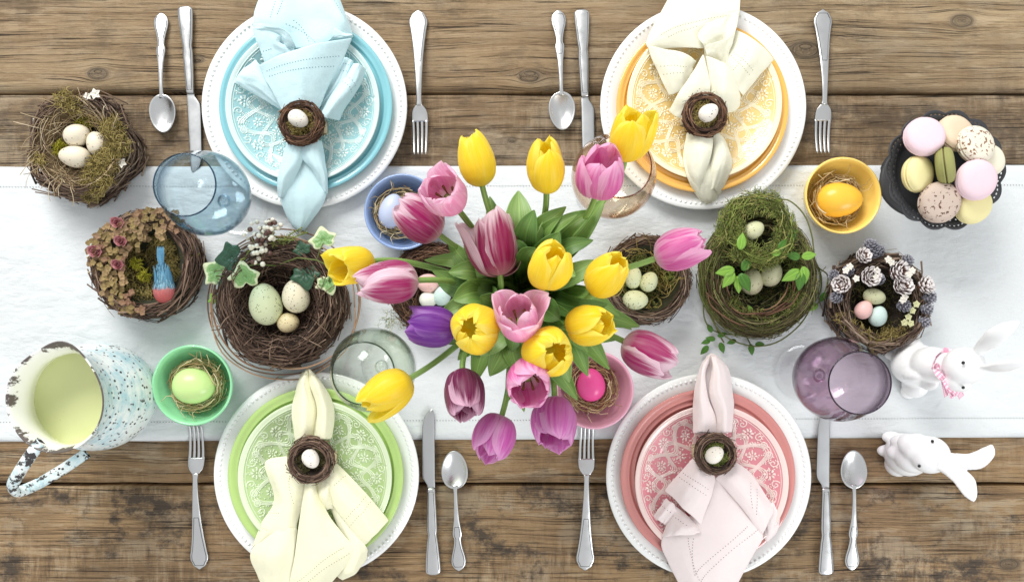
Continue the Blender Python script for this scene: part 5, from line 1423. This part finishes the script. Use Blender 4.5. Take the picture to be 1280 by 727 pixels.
# ------------------------------------------------------------------ vase and tulips
VX, VY = 0.006, 0.036
vase = MB()
vo = [(0, .002), (.040, .002), (.044, .0), (.048, .004), (.052, .03), (.050, .08), (.046, .12), (.043, .150), (.045, .165), (.0435, .166), (.041, .150), (.0435, .12), (.047, .08), (.048, .03), (.043, .008), (0, .007)]
vase.lathe(vo, 48)
vs = vase.build('flower_vase', M_WHITE, None, loc=(VX, VY, .0035))
tag(vs, 'white porcelain vase hidden beneath the tulip bouquet', 'vase')
PW = [(0, .30), (.12, .62), (.28, .90), (.45, 1.0), (.62, .98), (.76, .93), (.86, .82), (.93, .66), (.975, .46), (1, .20)]
def petal_mesh(mb, L, R, th, openv, inner, rg, curl):
    hw = (1.24 if not inner else 1.18) * rg.uniform(.94, 1.06)
    twist = rg.uniform(-.18, .18); lean = rg.uniform(-.10, .16); ruff = rg.uniform(0, 6)
    rows = []
    nv, nu = 14, 9
    rs = (0.90 if inner else 1.0) * rg.uniform(.97, 1.03); Ls = rg.uniform(.88, 1.05) * (0.98 if inner else 1.0)
    for j in range(nv + 1):
        v = j / nv
        f = interp([(0, .16), (.08, .48), (.2, .80), (.38, 1.0), (.55, 1.0), (.75, lerp(.80, 1.05, openv)), (.9, lerp(.52, 1.14, openv)), (1.0, lerp(.20, 1.22, openv))], v)
        z = L * Ls * interp([(0, 0), (.08, .035), (.2, .13), (.38, .34), (.55, .54), (.75, .76), (.9, .92), (1.0, 1.0)], v) * lerp(1, .90, openv)
        row = []
        for i in range(nu):
            u = (i / (nu - 1)) * 2 - 1
            w = interp(PW, v) * hw
            a = th + u * w + twist * v
            cup = 1 - 0.10 * (u * u) * (1 if not inner else .6) + lean * v
            rr = R * rs * f * cup + R * .075 * math.sin(7 * u + ruff + 5 * v) * v * v
            dz = -0.045 * L * (u * u) * v + .015 * L * math.sin(5 * u + ruff) * v ** 3 + .035 * L * mnoise.noise(Vector((u * 2.6, ruff, 1.0))) * v ** 4
            keel = R * 0.035 * max(0, 1 - abs(u) * 3) * math.sin(PI * v)
            row.append(Vector(((rr + keel) * math.cos(a), (rr + keel) * math.sin(a), z + dz)))
        rows.append(row)
    # reflexed tip
    for j in range(nv + 1):
        v = j / nv
        if v > .8:
            for i in range(nu):
                p = rows[j][i]; k = (v - .8) / .2 * curl
                rows[j][i] = p + Vector((math.cos(th), math.sin(th), 0)) * (k * R * .20)
    # each petal leans by its own amount about its base
    la = rg.uniform(-.04, .10) + (rg.uniform(.12, .30) if rg.random() < .28 and not inner else 0) * (.35 + openv)
    rot = Matrix.Rotation(la, 3, Vector((-math.sin(th), math.cos(th), 0)))
    wv = rg.uniform(0, 6)
    for j in range(nv + 1):
        for i in range(nu):
            u = (i / (nu - 1)) * 2 - 1; v = j / nv
            p = rot @ rows[j][i]
            rows[j][i] = p + Vector((math.cos(th), math.sin(th), 0)) * (R * .07 * (abs(u) ** 3) * math.sin(9 * v + wv) * v)
    uvs = [(i / (nu - 1), j / nv) for j in range(nv + 1) for i in range(nu)]
    return rows, uvs
def tulip(idx, colr, b, t, zb, L, R, openv, label):
    rg = random.Random(100 + idx); R *= .95
    B = P(b[0], b[1], zb)
    best = None
    for k in range(200):
        zt = zb - .01 + k * (L + .01) / 199
        T = P(t[0], t[1], zt); e = abs((T - B).length - L)
        if best is None or e < best[0]: best = (e, T)
    T = best[1]; ax = (T - B).normalized()
    q = ax.to_track_quat('Z', 'Y').to_matrix()
    root = empty('tulip', (B.x, B.y, B.z), label, 'tulip', 'cut tulips in the bouquet')
    a0 = rg.uniform(0, 2 * PI)
    for k in range(6):
        inner = k >= 3
        th = a0 + (k % 3) * 2 * PI / 3 + (PI / 3 if inner else 0) + rg.uniform(-.1, .1)
        o_ = min(1, max(0, openv + rg.uniform(-.12, .15) * (1 if openv > .2 else .6)))
        mb = MB(); rows, uvs = petal_mesh(mb, L, R, th, o_ * (.85 if inner else 1), inner, rg, rg.uniform(-.2, .8) * o_)
        rows = [[B + q @ p for p in r] for r in rows]
        mb.grid(rows, uvs=uvs)
        mb.build('petal', M_PET[colr], root, subsurf=1)
    if openv > .45:
        mb = MB()
        mb.tube([B + q @ Vector((0, 0, .004)), B + q @ Vector((0, 0, L * .34))], lambda s: .0032 * (1 + .15 * s), 6); mb.build('pistil', M_STEM, root)
        for k in range(6):
            a = k * PI / 3; mb = MB()
            mb.tube([B + q @ Vector((.003 * math.cos(a), .003 * math.sin(a), .004)), B + q @ Vector((.008 * math.cos(a), .008 * math.sin(a), L * .26)), B + q @ Vector((.011 * math.cos(a), .011 * math.sin(a), L * .42))], lambda s: .0009 + .0009 * (s > .5), 5)
            mb.build('stamen', M_STAMEN, root)
    # stem from inside the vase
    a = math.atan2(B.y - VY, B.x - VX); rr = math.hypot(B.x - VX, B.y - VY)
    mo = min(.030, rr * .5)
    p0 = Vector((VX - .015 * math.cos(a), VY - .015 * math.sin(a), .03)); p1 = Vector((VX + mo * math.cos(a), VY + mo * math.sin(a), .168))
    k = max(.03, (B - p1).length * .45)
    d1 = Vector((math.cos(a) * .6, math.sin(a) * .6, .8))
    c1 = p1 + d1 * k; c2 = B - ax * k * .75
    pts = [p0, p0.lerp(p1, .5)]
    for i in range(15):
        s = i / 14
        pts.append(p1 * (1 - s) ** 3 + c1 * 3 * s * (1 - s) ** 2 + c2 * 3 * s * s * (1 - s) + B * s ** 3)
    pts.append(B + ax * .003)
    mb = MB(); mb.tube(pts, lambda s: .0042 - .0008 * s + (.0008 if s > .97 else 0), 10); mb.build('stem', M_STEM, root)
    return root
M_STAMEN = m_plain('stamen', C(120, 84, 40), .7)
TUL = [('yellow', (603, 233), (587, 166), .255, .062, .0235, .22, 'upright yellow tulip farthest over the bare wood, between fork and pink tulips'),
 ('blush', (566, 254), (543, 228), .275, .058, .027, .62, 'wide open light pink tulip overlapping a darker one above the blue bowl'),
 ('pinkwhite', (550, 294), (490, 249), .24, .064, .027, .35, 'rose pink tulip lying over the blue bowl'),
 ('magenta', (625, 344), (612, 258), .26, .080, .0275, .62, 'large magenta tulip with white petal edges, seen from the side'),
 ('yellow', (683, 239), (681, 174), .265, .062, .0225, .15, 'yellow tulip facing the wood between the spoon and the bouquet leaves'),
 ('yellow', (782, 197), (796, 136), .265, .062, .0235, .3, 'yellow tulip tilted in front of the yellow plate'),
 ('pink', (745, 243), (760, 187), .275, .060, .025, .35, 'pink tulip in front of the amber goblet'),
 ('pink', (819, 323), (890, 296), .24, .066, .0245, .22, 'pink tulip stretching over the mossy nest toward the green nest'),
 ('yellow', (680, 354), (697, 308), .310, .056, .0235, .12, 'yellow tulip near the middle of the bouquet beside the open light pink one'),
 ('yellow', (742, 364), (776, 320), .275, .058, .0235, .18, 'yellow tulip beside the mossy nest of pale green eggs'),
 ('yellow', (463, 327), (411, 337), .235, .055, .024, .55, 'yellow tulip tucked behind a pink striped tulip near the ivy nest'),
 ('pinkwhite', (523, 350), (441, 354), .275, .072, .026, .25, 'pink and white striped tulip pointing at the ivy nest'),
 ('purple', (570, 412), (501, 406), .265, .062, .0245, .42, 'deep purple tulip, the only one of its colour'),
 ('yellow', (601, 410), (585, 411), .285, .055, .028, .05, 'yellow tulip opened toward the viewer beside the purple tulip'),
 ('blush', (651, 412), (648, 374), .305, .056, .0245, .72, 'open light pink tulip showing its stamens in the middle of the bouquet'),
 ('yellow', (674, 440), (697, 437), .300, .055, .0255, .0, 'yellow tulip directly below the open light pink tulip with stamens'),
 ('yellow', (713, 408), (764, 403), .285, .056, .0225, .25, 'small yellow tulip pointing at the pink tulip over the pink plate'),
 ('pinkwhite', (779, 426), (853, 460), .245, .068, .027, .3, 'pink and white tulip between the pink bowl and the pink setting'),
 ('plum', (578, 463), (582, 524), .265, .060, .0245, .45, 'dark plum tulip with pale edges hanging over the runner'),
 ('yellow', (513, 472), (440, 512), .245, .068, .0235, .12, 'closed yellow tulip drooping over the green goblet and plate'),
 ('pink', (659, 463), (661, 497), .295, .056, .0255, .48, 'pink tulip with ruffled petals right below the lowest central yellow tulip'),
 ('lilac', (627, 520), (609, 578), .235, .058, .0225, .2, 'nodding lilac pink tulip at the runner edge above the spoon'),
 ('lilac', (693, 499), (690, 558), .255, .060, .027, .4, 'lilac pink tulip beside the pink bowl and the fork')]
TROOT = [tulip(i, *a) for i, a in enumerate(TUL)]
TPX = [(a[1][0], a[1][1]) for a in TUL]
# leaves: (tip px, tip py, tip height, width px, tone, sideways bend)
LEAVES = [(648, 238, .235, 40, 2, 0), (668, 262, .28, 34, 1, .1), (742, 262, .25, 34, 0, .2), (757, 246, .24, 30, 0, -.1), (722, 268, .265, 26, 0, .3), (610, 262, .23, 20, 0, 0), (560, 300, .225, 26, 0, .2), (530, 325, .22, 22, 0, -.2),
          (546, 352, .245, 34, 1, .1), (566, 375, .26, 34, 0, -.1), (612, 470, .255, 40, 0, .1), (572, 450, .245, 28, 0, 0), (634, 502, .225, 30, 0, .15), (560, 430, .25, 22, 1, .2), (722, 500, .235, 30, 0, -.1), (712, 478, .26, 34, 2, .1),
          (762, 462, .23, 30, 0, .15), (800, 408, .235, 30, 0, 0), (790, 412, .225, 24, 2, .2), (760, 380, .265, 28, 1, -.2), (742, 300, .26, 26, 1, .2), (700, 290, .28, 34, 1, 0), (590, 320, .25, 30, 0, -.2), (638, 300, .27, 30, 1, -.1), (720, 345, .29, 30, 0, .2), (640, 440, .28, 30, 1, 0),
          (708, 258, .26, 30, 0, .25), (632, 268, .26, 28, 2, .2), (580, 300, .24, 28, 0, .1), (560, 340, .25, 30, 0, -.15), (600, 445, .26, 34, 2, .1), (650, 470, .26, 30, 0, -.2), (735, 440, .26, 30, 0, .1), (775, 395, .25, 28, 0, .2), (690, 262, .25, 34, 2, -.15), (612, 245, .21, 24, 0, .1), (585, 335, .24, 30, 2, .2), (745, 325, .25, 28, 2, -.1), (770, 425, .24, 28, 0, -.2), (735, 470, .23, 32, 0, .2), (655, 515, .22, 26, 2, -.1), (592, 480, .24, 30, 0, -.15), (548, 395, .25, 26, 2, -.1), (540, 338, .23, 24, 0, .15), (600, 370, .28, 32, 1, .15), (700, 400, .285, 32, 1, 0), (672, 480, .26, 30, 0, .1), (780, 335, .24, 22, 0, .1), (625, 395, .29, 30, 0, 0), (670, 310, .30, 30, 1, .1), (715, 440, .27, 28, 0, 0)]
for k, (x, y, z, w, tone, bend) in enumerate(LEAVES):
    rg = random.Random(300 + k)
    T = P(x, y, z); a = math.atan2(T.y - VY, T.x - VX); rr = math.hypot(T.x - VX, T.y - VY)
    p0 = Vector((VX + .014 * math.cos(a), VY + .014 * math.sin(a), .13)); p1 = Vector((VX + min(.028, rr * .5) * math.cos(a), VY + min(.028, rr * .5) * math.sin(a), .175))
    mid = p1.lerp(T, .5) + Vector((0, 0, .035)); sd = Vector((-math.sin(a), math.cos(a), 0))
    mid += sd * bend * .05
    cl = crom([p0, p1, mid, T], 17); cl = [Vector(q) for q in cl]
    W = w * sc(z) * 1.12
    rows = []
    ph = rg.uniform(0, 6)
    for j in range(17):
        v = j / 16
        tn = (cl[min(j + 1, 16)] - cl[max(j - 1, 0)]).normalized()
        s = tn.cross(Vector((0, 0, 1))); s = s.normalized() if s.length > .05 else sd
        s = (s + Vector((0, 0, 1)) * rg.uniform(-.02, .02)).normalized()
        tw = rg.uniform(-.02, .02) + bend * 1.2 * v
        up = s.cross(tn).normalized(); s = s * math.cos(tw) + up * math.sin(tw); up = s.cross(tn)
        wd = W / 2 * interp([(0, .45), (.25, .75), (.5, 1.0), (.7, .92), (.85, .62), (.94, .32), (1, .03)], v)
        row = []
        for i in range(7):
            u = i / 3 - 1
            row.append(cl[j] + s * (wd * u) + up * (wd * (.55 * u * u * (1 - .5 * v)) + wd * .10 * math.sin(ph + 6 * v + 2 * u)))
        rows.append(row)
    best = min(range(len(TPX)), key=lambda i: (TPX[i][0] - x) ** 2 + (TPX[i][1] - y) ** 2)
    mb = MB(); mb.grid(rows)
    mb.build('leaf', (M_LEAF, M_LEAF_D, M_LEAF_P)[tone], TROOT[best], solid=.0007, subsurf=1)
# ------------------------------------------------------------------ enamel jug
def enamel(name, chips, wash):
    t = NT(name); v = t.obj(); x, y, z = t.sep(v)
    blue = C(164, 204, 214); white = C(228, 236, 234)
    n = t.noise(t.mapping(v, (1, 1, .6)), 26.0, 5.0, .65); st = t.noise(t.mapping(v, (40, 40, 190)), 1.0, 4.0, .6)
    c = t.mix(t.ramp(t.math('ADD', t.math('MULTIPLY', n, .6), t.math('MULTIPLY', st, .4)), [(.37, (0, 0, 0, 1)), (.54, (1, 1, 1, 1))]), blue, white)
    sp = t.ramp(t.voro(t.mapping(v, (1, 1, 1)), 150.0), [(.24, (1, 1, 1, 1)), (.31, (0, 0, 0, 1))])
    g = t.ramp(t.noise(v, 120.0, 2.0), [(.42, (0, 0, 0, 1)), (.52, (1, 1, 1, 1))])
    ch = t.ramp(t.noise(v, 75.0, 5.0, .65), [(.5 + chips, (0, 0, 0, 1)), (.53 + chips, (1, 1, 1, 1))])
    m = t.math('MAXIMUM', t.math('MULTIPLY', sp, g), ch)
    if wash: pass
    c = t.mix(m, c, C(58, 54, 54)); t.p(color=c, rough=t.mix(m, (.25, .25, .25, 1), (.8, .8, .8, 1)), coat=.25, coatr=.15)
    t.bump(t.math('SUBTRACT', t.math('MULTIPLY', n, .3), m), .4, .0008)
    return t.m
M_ENAMEL = enamel('blue_speckled_enamel', .16, True); M_HANDLE = enamel('chipped_enamel_handle', .02, False)
t = NT('white_enamel_chipped_rim'); v = t.obj(); x, y, z = t.sep(v)
chip = t.ramp(t.math('ADD', t.noise(t.mapping(v, (1, 1, .35)), 62.0, 6.0, .7), t.math('MULTIPLY', t.math('SUBTRACT', z, .142), 11.0)), [(.56, (0, 0, 0, 1)), (.60, (1, 1, 1, 1))])
t.p(color=t.mix(chip, C(240, 241, 234), C(92, 84, 78)), rough=t.mix(chip, (.2, .2, .2, 1), (.8, .8, .8, 1)), coat=.3); t.bump(t.math('MULTIPLY', chip, -1.0), .4, .0008); M_RIMCHIP = t.m
def build_jug():
    c = P(150, 490); j = empty('enamel_jug', (c.x, c.y, .0035), 'chipped pale blue speckled enamel jug filled with light green drink', 'jug')
    HT = .150
    prof = [(0, .001), (.050, .001), (.056, .003), (.066, .014), (.0745, .036), (.0765, .056), (.0735, .076), (.0675, .096), (.0620, .113), (.0605, .126), (.0625, .140), (.0655, .150)]
    prof = [tuple(q) for q in crom(prof, 40)]
    def ring(r, z, k=1.0):
        f = max(0, (z - .09) / .06); row = []
        for i in range(72):
            a = 2 * PI * i / 72
            sp = math.exp(-((math.atan2(math.sin(a - 1.35), math.cos(a - 1.35))) / .42) ** 2) * .011 * f ** 1.6
            lip = .0012 * math.sin(3 * a) * f
            row.append((((r + sp) * math.cos(a)) * (1 - .03 * f) - .001 * f, (r + sp + .002 * f) * math.sin(a) + .004 * f, z + sp * .5 + lip))
        return row
    mb = MB(); mb.grid([ring(max(r, .0001), z) for r, z in prof], close_u=True); mb.build('body', M_ENAMEL, j, loc=(0, 0, 0))
    top = prof[-1]; inner = [(top[0], top[1]), (top[0] - .0004, top[1] + .0012), (top[0] - .002, top[1] + .001)] + [(r - .0028, z) for r, z in prof[::-1][1:-4]] + [(.0001, .006)]
    mb = MB(); mb.grid([ring(r, z) for r, z in inner], close_u=True); mb.build('inner_wall', M_RIMCHIP, j, loc=(0, 0, 0))
    zl = .092
    t = NT('green_drink'); x, y, z = t.sep(t.obj())
    sp = t.ramp(t.voro(t.obj(), 130.0), [(.035, (1, 1, 1, 1)), (.06, (0, 0, 0, 1))]); g = t.ramp(t.noise(t.obj(), 30.0), [(.5, (0, 0, 0, 1)), (.55, (1, 1, 1, 1))])
    t.p(color=t.mix(t.math('MULTIPLY', sp, g), C(208, 214, 156), C(150, 130, 80)), rough=.12, spec=.4); t.bump(t.noise(t.obj(), 40.0, 2.0), .05, .001)
    mb = MB(); rr = float(np.interp(zl, [q[1] for q in prof], [q[0] for q in prof])) - .0026
    rw = [[(r * math.cos(2 * PI * i / 72), r * math.sin(2 * PI * i / 72) + .0002, zl + (.0006 if f > .95 else 0)) for i in range(72)] for f in (.001, .5, .93, 1) for r in [rr * f]]
    mb.grid(rw, close_u=True); d = mb.build('drink', t.m, j, loc=(0, 0, 0))
    # strap handle
    pts = [Vector(q) for q in crom([P(52, 552, .147), P(40, 566, .150), P(24, 590, .143), P(16, 606, .128), P(22, 614, .110), P(48, 604, .086), P(80, 585, .066), P(108, 566, .056)], 44)]
    rows = []; ctr = Vector((c.x, c.y, 0))
    for k, p in enumerate(pts):
        tn = (pts[min(k + 1, 43)] - pts[max(k - 1, 0)]).normalized()
        rad = (Vector((P(24, 600).x, P(24, 600).y, 0)) - Vector((P(110, 520).x, P(110, 520).y, 0))).normalized()
        s = rad.cross(Vector((0, 0, 1))).normalized(); nn = s.cross(tn).normalized()
        w, h_ = .0080, .0058
        rows.append([p + s * (w * math.copysign(abs(math.cos(a)) ** .7, math.cos(a))) + nn * (h_ * math.sin(a)) for a in np.linspace(0, 2 * PI, 14, endpoint=False)])
    mb = MB(); mb.grid(rows, close_u=True); mb.build('handle', M_HANDLE, j)
build_jug()

# ------------------------------------------------------------------ macarons on a black lace-edged cake stand
M_BLACK = NT('black_metal'); _v = M_BLACK.obj(); M_BLACK.p(color=M_BLACK.mix(M_BLACK.noise(_v, 50.0, 4.0), C(44, 45, 48), C(66, 67, 70)), rough=.5, spec=.4); M_BLACK = M_BLACK.m
def build_stand():
    zt = .078; c = P(1180, 213, zt); R = 74 * sc(zt)
    s = empty('cake_stand', (c.x, c.y, .0015), 'black metal cake stand with scalloped pierced edge, full of macarons', 'cake stand')
    mb = MB(); N = 168; sc_n = 14
    def pr(r, i, z):
        a = 2 * PI * i / N
        k = max(0, (r / R - .80) / .20)
        q = 1 + .035 * k * (abs(math.cos(a * sc_n / 2)) * 2 - 1.2)
        return Vector((c.x + r * q * math.cos(a), c.y + r * q * math.sin(a), z))
    rad = [0.001, .3, .55, .70, .76, .80, .835, .858, .88, .93, .948, .966, 1.0]
    zs = [0, 0, 0, .001, .004, .008, .0105, .0115, .0122, .0135, .014, .0143, .0148]
    rows = [[pr(R * f, i, zt + z - .012) for i in range(N)] for f, z in zip(rad, zs)]
    pts = [p for r in rows for p in r]; fs = []
    for j in range(len(rad) - 1):
        for i in range(N):
            if j == 6 and i % 3 == 0: continue
            if j == 9 and i % 2 == 0: continue
            a = j * N + i; b = j * N + (i + 1) % N
            fs.append((a, b, b + N, a + N))
    mb.add(pts, fs); mb.build('plate', M_BLACK, s, solid=.0010)
    mb = MB(); mb.lathe([(0, .0), (.052, .0), (.055, .002), (.050, .006), (.026, .011), (.011, .020), (.009, .04), (.012, .056), (.028, .0645), (0, .0650)], 48, (c.x, c.y, .0015)); mb.build('pedestal', M_BLACK, s)
build_stand()
def m_mac(name, c, spk=None, amt=.5):
    t = NT(name); v = t.obj()
    b = t.mix(t.noise(v, 45.0, 4.0), tuple(q * .92 for q in c[:3]) + (1,), tuple(min(1, q * 1.04) for q in c[:3]) + (1,))
    if spk:
        n = t.noise(v, 170.0, 4.0, .6); b = t.mix(t.ramp(n, [(.62 - amt * .14, (0, 0, 0, 1)), (.65 - amt * .14, (1, 1, 1, 1))]), b, spk)
    t.p(color=b, rough=.62, spec=.3); t.bump(t.noise(v, 700.0, 2.0), .10, .0006); return t.m
MC = dict(pink=m_mac('macaron_pink', C(230, 204, 212)), tan=m_mac('macaron_tan', C(226, 204, 176)), speck=m_mac('macaron_cocoa_dust', C(226, 220, 202), C(134, 92, 66), .45), yellow=m_mac('macaron_lemon', C(232, 222, 164)),
          olive=m_mac('macaron_pistachio', C(150, 150, 92)), brown=m_mac('macaron_mocha', C(196, 178, 164), C(92, 64, 54), .35), cream=m_mac('macaron_cream', C(232, 226, 204)))
FIL = dict(pink=C(226, 190, 200), tan=C(214, 180, 140), speck=C(150, 112, 84), yellow=C(214, 176, 84), olive=C(96, 84, 48), brown=C(150, 120, 104), cream=C(224, 212, 184))
MF = {k: m_mac('filling_' + k, c) for k, c in FIL.items()}
def macaron(px, py, h, rp, nrm, kind, label):
    c = P(px, py, h); R = rp * sc(h); e = empty('macaron', (c.x, c.y, c.z), label, 'macaron', 'macarons on the black stand')
    q = Vector(nrm).to_track_quat('Z', 'Y'); e.rotation_mode = 'QUATERNION'; e.rotation_quaternion = q
    for sgn in (1, -1):
        prof = [(0, .0118), (R * .4, .0116), (R * .70, .0107), (R * .88, .0085), (R * .96, .0052), (R * .965, .0034), (R * 1.0, .0026), (R * .99, .0012), (R * .93, .0006), (0, .0006)]
        mb = MB(); rr = random.Random(int(px + sgn))
        mb.lathe([(r, z * sgn) for r, z in prof], 48, wob=lambda t, k: 1 + (.022 * mnoise.noise(Vector((math.cos(t) * 12, math.sin(t) * 12, px + k * 3))) if 5 <= k <= 8 else 0))
        mb.build('shell', MC[kind], e, loc=(0, 0, 0))
    mb = MB(); mb.lathe([(0, -.0022), (R * .88, -.0022), (R * .93, 0), (R * .88, .0022), (0, .0022)], 40, wob=lambda t, k: 1 + .03 * mnoise.noise(Vector((math.cos(t) * 5, math.sin(t) * 5, px))))
    mb.build('filling', MF[kind], e, loc=(0, 0, 0))
macaron(1194, 167, .092, 24, (.2, .3, 1), 'tan', 'beige macaron half hidden behind the pink macaron')
macaron(1236, 201, .089, 20, (.3, .1, 1), 'cream', 'cream macaron at the stand edge behind the second pink one')
macaron(1216, 257, .092, 23, (.1, -.3, 1), 'yellow', 'lemon macaron peeking out under the pink macaron')
macaron(1147, 217.5, .094, 23, (.42, -.05, .9), 'yellow', 'lemon macaron tilted to show its orange filling')
macaron(1174, 253, .099, 25.5, (-.05, -.15, 1), 'brown', 'mocha brown macaron with dark flecks')
macaron(1181.5, 207, .108, 23, (.86, .10, .55), 'olive', 'pistachio green macaron standing on its edge')
macaron(1155, 171, .107, 24.5, (-.1, .1, 1), 'pink', 'pale pink macaron next to the beige one')
macaron(1219, 181, .106, 24.5, (.22, .2, .95), 'speck', 'white macaron dusted with brown cocoa specks')
macaron(1220, 225, .113, 25.5, (.05, -.1, 1), 'pink', 'pale pink macaron resting on the lemon one')

# ------------------------------------------------------------------ white rabbits
t = NT('white_distressed_ceramic'); v = t.obj()
nk = t.ramp(t.noise(t.mapping(v, (1, 1, 1)), 60.0, 6.0, .7), [(.70, (0, 0, 0, 1)), (.72, (1, 1, 1, 1))])
t.p(color=t.mix(nk, C(238, 239, 239), C(60, 60, 62)), rough=.34, spec=.5, coat=.3); t.bump(t.noise(v, 120.0, 4.0), .12, .001); M_RABBIT = t.m
M_EYE = m_plain('rabbit_eye', C(16, 16, 18), .2)
def figurine(root, blobs, chains, name='body'):
    mb = MB()
    for (p, rx, ry, rz, d) in blobs:
        q = Vector(d).to_track_quat('Z', 'Y').to_matrix() if d else None
        mb.ellipsoid(p, rx, ry, rz, 24, 16, q)
    for pts, radf, flat, nrm in chains:
        cp = [Vector(q) for q in crom(pts, 22)]; rows = []
        for k, p in enumerate(cp):
            s = k / 21; tn = (cp[min(k + 1, 21)] - cp[max(k - 1, 0)]).normalized(); n_ = Vector(nrm); sd = tn.cross(n_).normalized(); n2_ = sd.cross(tn)
            r = radf(s)
            rows.append([p + sd * (r * math.cos(a)) + n2_ * (r * flat * math.sin(a)) for a in np.linspace(0, 2 * PI, 20, endpoint=False)])
        mb.grid(rows, close_u=True); b = len(mb.v) - 22 * 20
        mb.f.append(tuple(b + i for i in range(20))[::-1]); mb.mi.append(0); mb.f.append(tuple(b + 21 * 20 + i for i in range(20))); mb.mi.append(0)
    o = mb.build(name, M_RABBIT, root)
    md = o.modifiers.new('weld', 'REMESH'); md.mode = 'VOXEL'; md.voxel_size = .0016; md.use_smooth_shade = True
    md = o.modifiers.new('soft', 'SMOOTH'); md.factor = .5; md.iterations = 7
    return o
earf = lambda w: (lambda s: w * interp([(0, .55), (.25, .85), (.55, 1.0), (.8, .72), (.93, .4), (1, .12)], s))
b0 = P(1140, 458)
rb = empty('rabbit_figurine', (b0.x, b0.y, .0025), 'white ceramic rabbit with a pink gingham bow standing on the runner', 'figurine', 'white rabbit figurines')
bl = [(P(1146, 456, .038), .034, .031, .037, None), (P(1164, 455, .074), .026, .025, .034, None), (P(1182, 456, .100), .019, .019, .022, None),
      (P(1136, 436, .024), .019, .023, .022, None), (P(1144, 480, .022), .018, .020, .020, None),
      (P(1120, 443, .010), .017, .010, .009, (0, 0, 1)), (P(1136, 489, .009), .012, .011, .0085, None),
      (P(1205, 457, .128), .026, .025, .025, None), (P(1198, 473, .120), .019, .018, .018, None), (P(1160, 477, .060), .010, .012, .022, None), (P(1140, 468, .060), .011, .010, .022, None)]
ch = [([P(1222, 440, .142), P(1236, 428, .168), P(1252, 414, .188), P(1275, 401, .205)], earf(.0135), .42, (-.3, -.5, .8)),
      ([P(1226, 458, .144), P(1242, 460, .170), P(1262, 456, .194), P(1284, 451, .212)], earf(.0125), .42, (-.2, -.8, .5))]
figurine(rb, bl, ch)
mb = MB(); mb.ellipsoid(P(1204, 453, .1525), .0024, .0024, .0020, 12, 8); mb.build('eye', M_EYE, rb)
mb = MB(); mb.ellipsoid(P(1204, 484, .138) , .0022, .0022, .0018, 12, 8); mb.build('eye', M_EYE, rb)
t = NT('pink_gingham'); u_, v_, _ = t.sep(t.uv())
f1 = t.math('GREATER_THAN', t.math('FRACT', t.math('MULTIPLY', u_, 4.0)), .5); f2 = t.math('GREATER_THAN', t.math('FRACT', t.math('MULTIPLY', v_, 9.0)), .5)
t.p(color=t.ramp(t.math('MULTIPLY', t.math('ADD', f1, f2), .5), [(.0, C(248, 238, 242)), (.5, C(240, 190, 208)), (1, C(226, 140, 170))]), rough=.7); M_GING = t.m
bow = empty('gingham_bow', P(1179, 474, .118), 'pink gingham ribbon bow tied round the neck of the white rabbit', 'bow')
def ribbon(pts, w, up, name):
    cp = [Vector(q) for q in crom(pts, 18)]; rows = []
    for k, p in enumerate(cp):
        tn = (cp[min(k + 1, 17)] - cp[max(k - 1, 0)]).normalized(); s = tn.cross(Vector(up)).normalized()
        rows.append([p - s * w, p - s * w * .3, p + s * w * .3, p + s * w])
    mb = MB(); mb.grid(rows); mb.build(name, M_GING, bow, solid=.0005)
K = P(1180, 474, .122)
ribbon([K, P(1172, 466, .122), P(1166, 458, .118), P(1172, 458, .114), K], .0045, (.6, -.6, .6), 'loop')
ribbon([K, P(1184, 482, .122), P(1194, 490, .116), P(1190, 494, .112), K], .0045, (.6, -.3, .8), 'loop')
ribbon([K, P(1182, 484, .116), P(1184, 494, .108)], .0045, (0, 0, 1), 'tail')
ribbon([K, P(1190, 484, .12), P(1200, 492, .112), P(1202, 496, .108)], .0045, (0, 0, 1), 'tail')
nk_ = P(1186, 456, .108)
ribbon([nk_ + Vector((.0205 * math.cos(a) * .94, .0205 * math.sin(a), .004 * math.cos(a))) for a in np.linspace(-2.2, 4.0, 15)], .004, (0, 0, 1) if False else (.9, .2, .35), 'neck_band')

b0 = P(1128, 564)
rb2 = empty('rabbit_figurine', (b0.x, b0.y, .0005), 'small white ceramic rabbit with big ears crouched on the bare wood', 'figurine', 'white rabbit figurines')
bl = [(P(1134, 568, .030), .031, .031, .032, None), (P(1142, 568, .056), .027, .026, .026, None), (P(1122, 580, .018), .018, .018, .018, None), (P(1128, 556, .018), .018, .018, .018, None),
      (P(1108, 563, .010), .014, .009, .009, None), (P(1114, 546, .010), .014, .009, .009, None), (P(1120, 565, .045), .013, .010, .013, None), (P(1124, 552, .045), .012, .010, .013, None),
      (P(1162, 568, .082), .027, .026, .024, None), (P(1146, 559, .076), .021, .020, .018, None), (P(1135, 554, .072), .014, .014, .013, None)]
ch = [([P(1176, 568, .096), P(1196, 575, .120), P(1218, 576, .138), P(1234, 566, .15), P(1241, 555, .156)], earf(.0118), .42, (-.5, .1, .8)),
      ([P(1172, 580, .096), P(1190, 588, .118), P(1205, 600, .130), P(1212, 614, .136), P(1218, 627, .138)], earf(.0125), .42, (-.5, .2, .8))]
figurine(rb2, bl, ch)
mb = MB(); mb.ellipsoid(P(1165.5, 551, .0985), .0022, .0022, .0018, 12, 8); mb.build('eye', M_EYE, rb2)
mb = MB(); mb.ellipsoid(P(1149, 582, .0935), .0022, .0022, .0018, 12, 8); mb.build('eye', M_EYE, rb2)
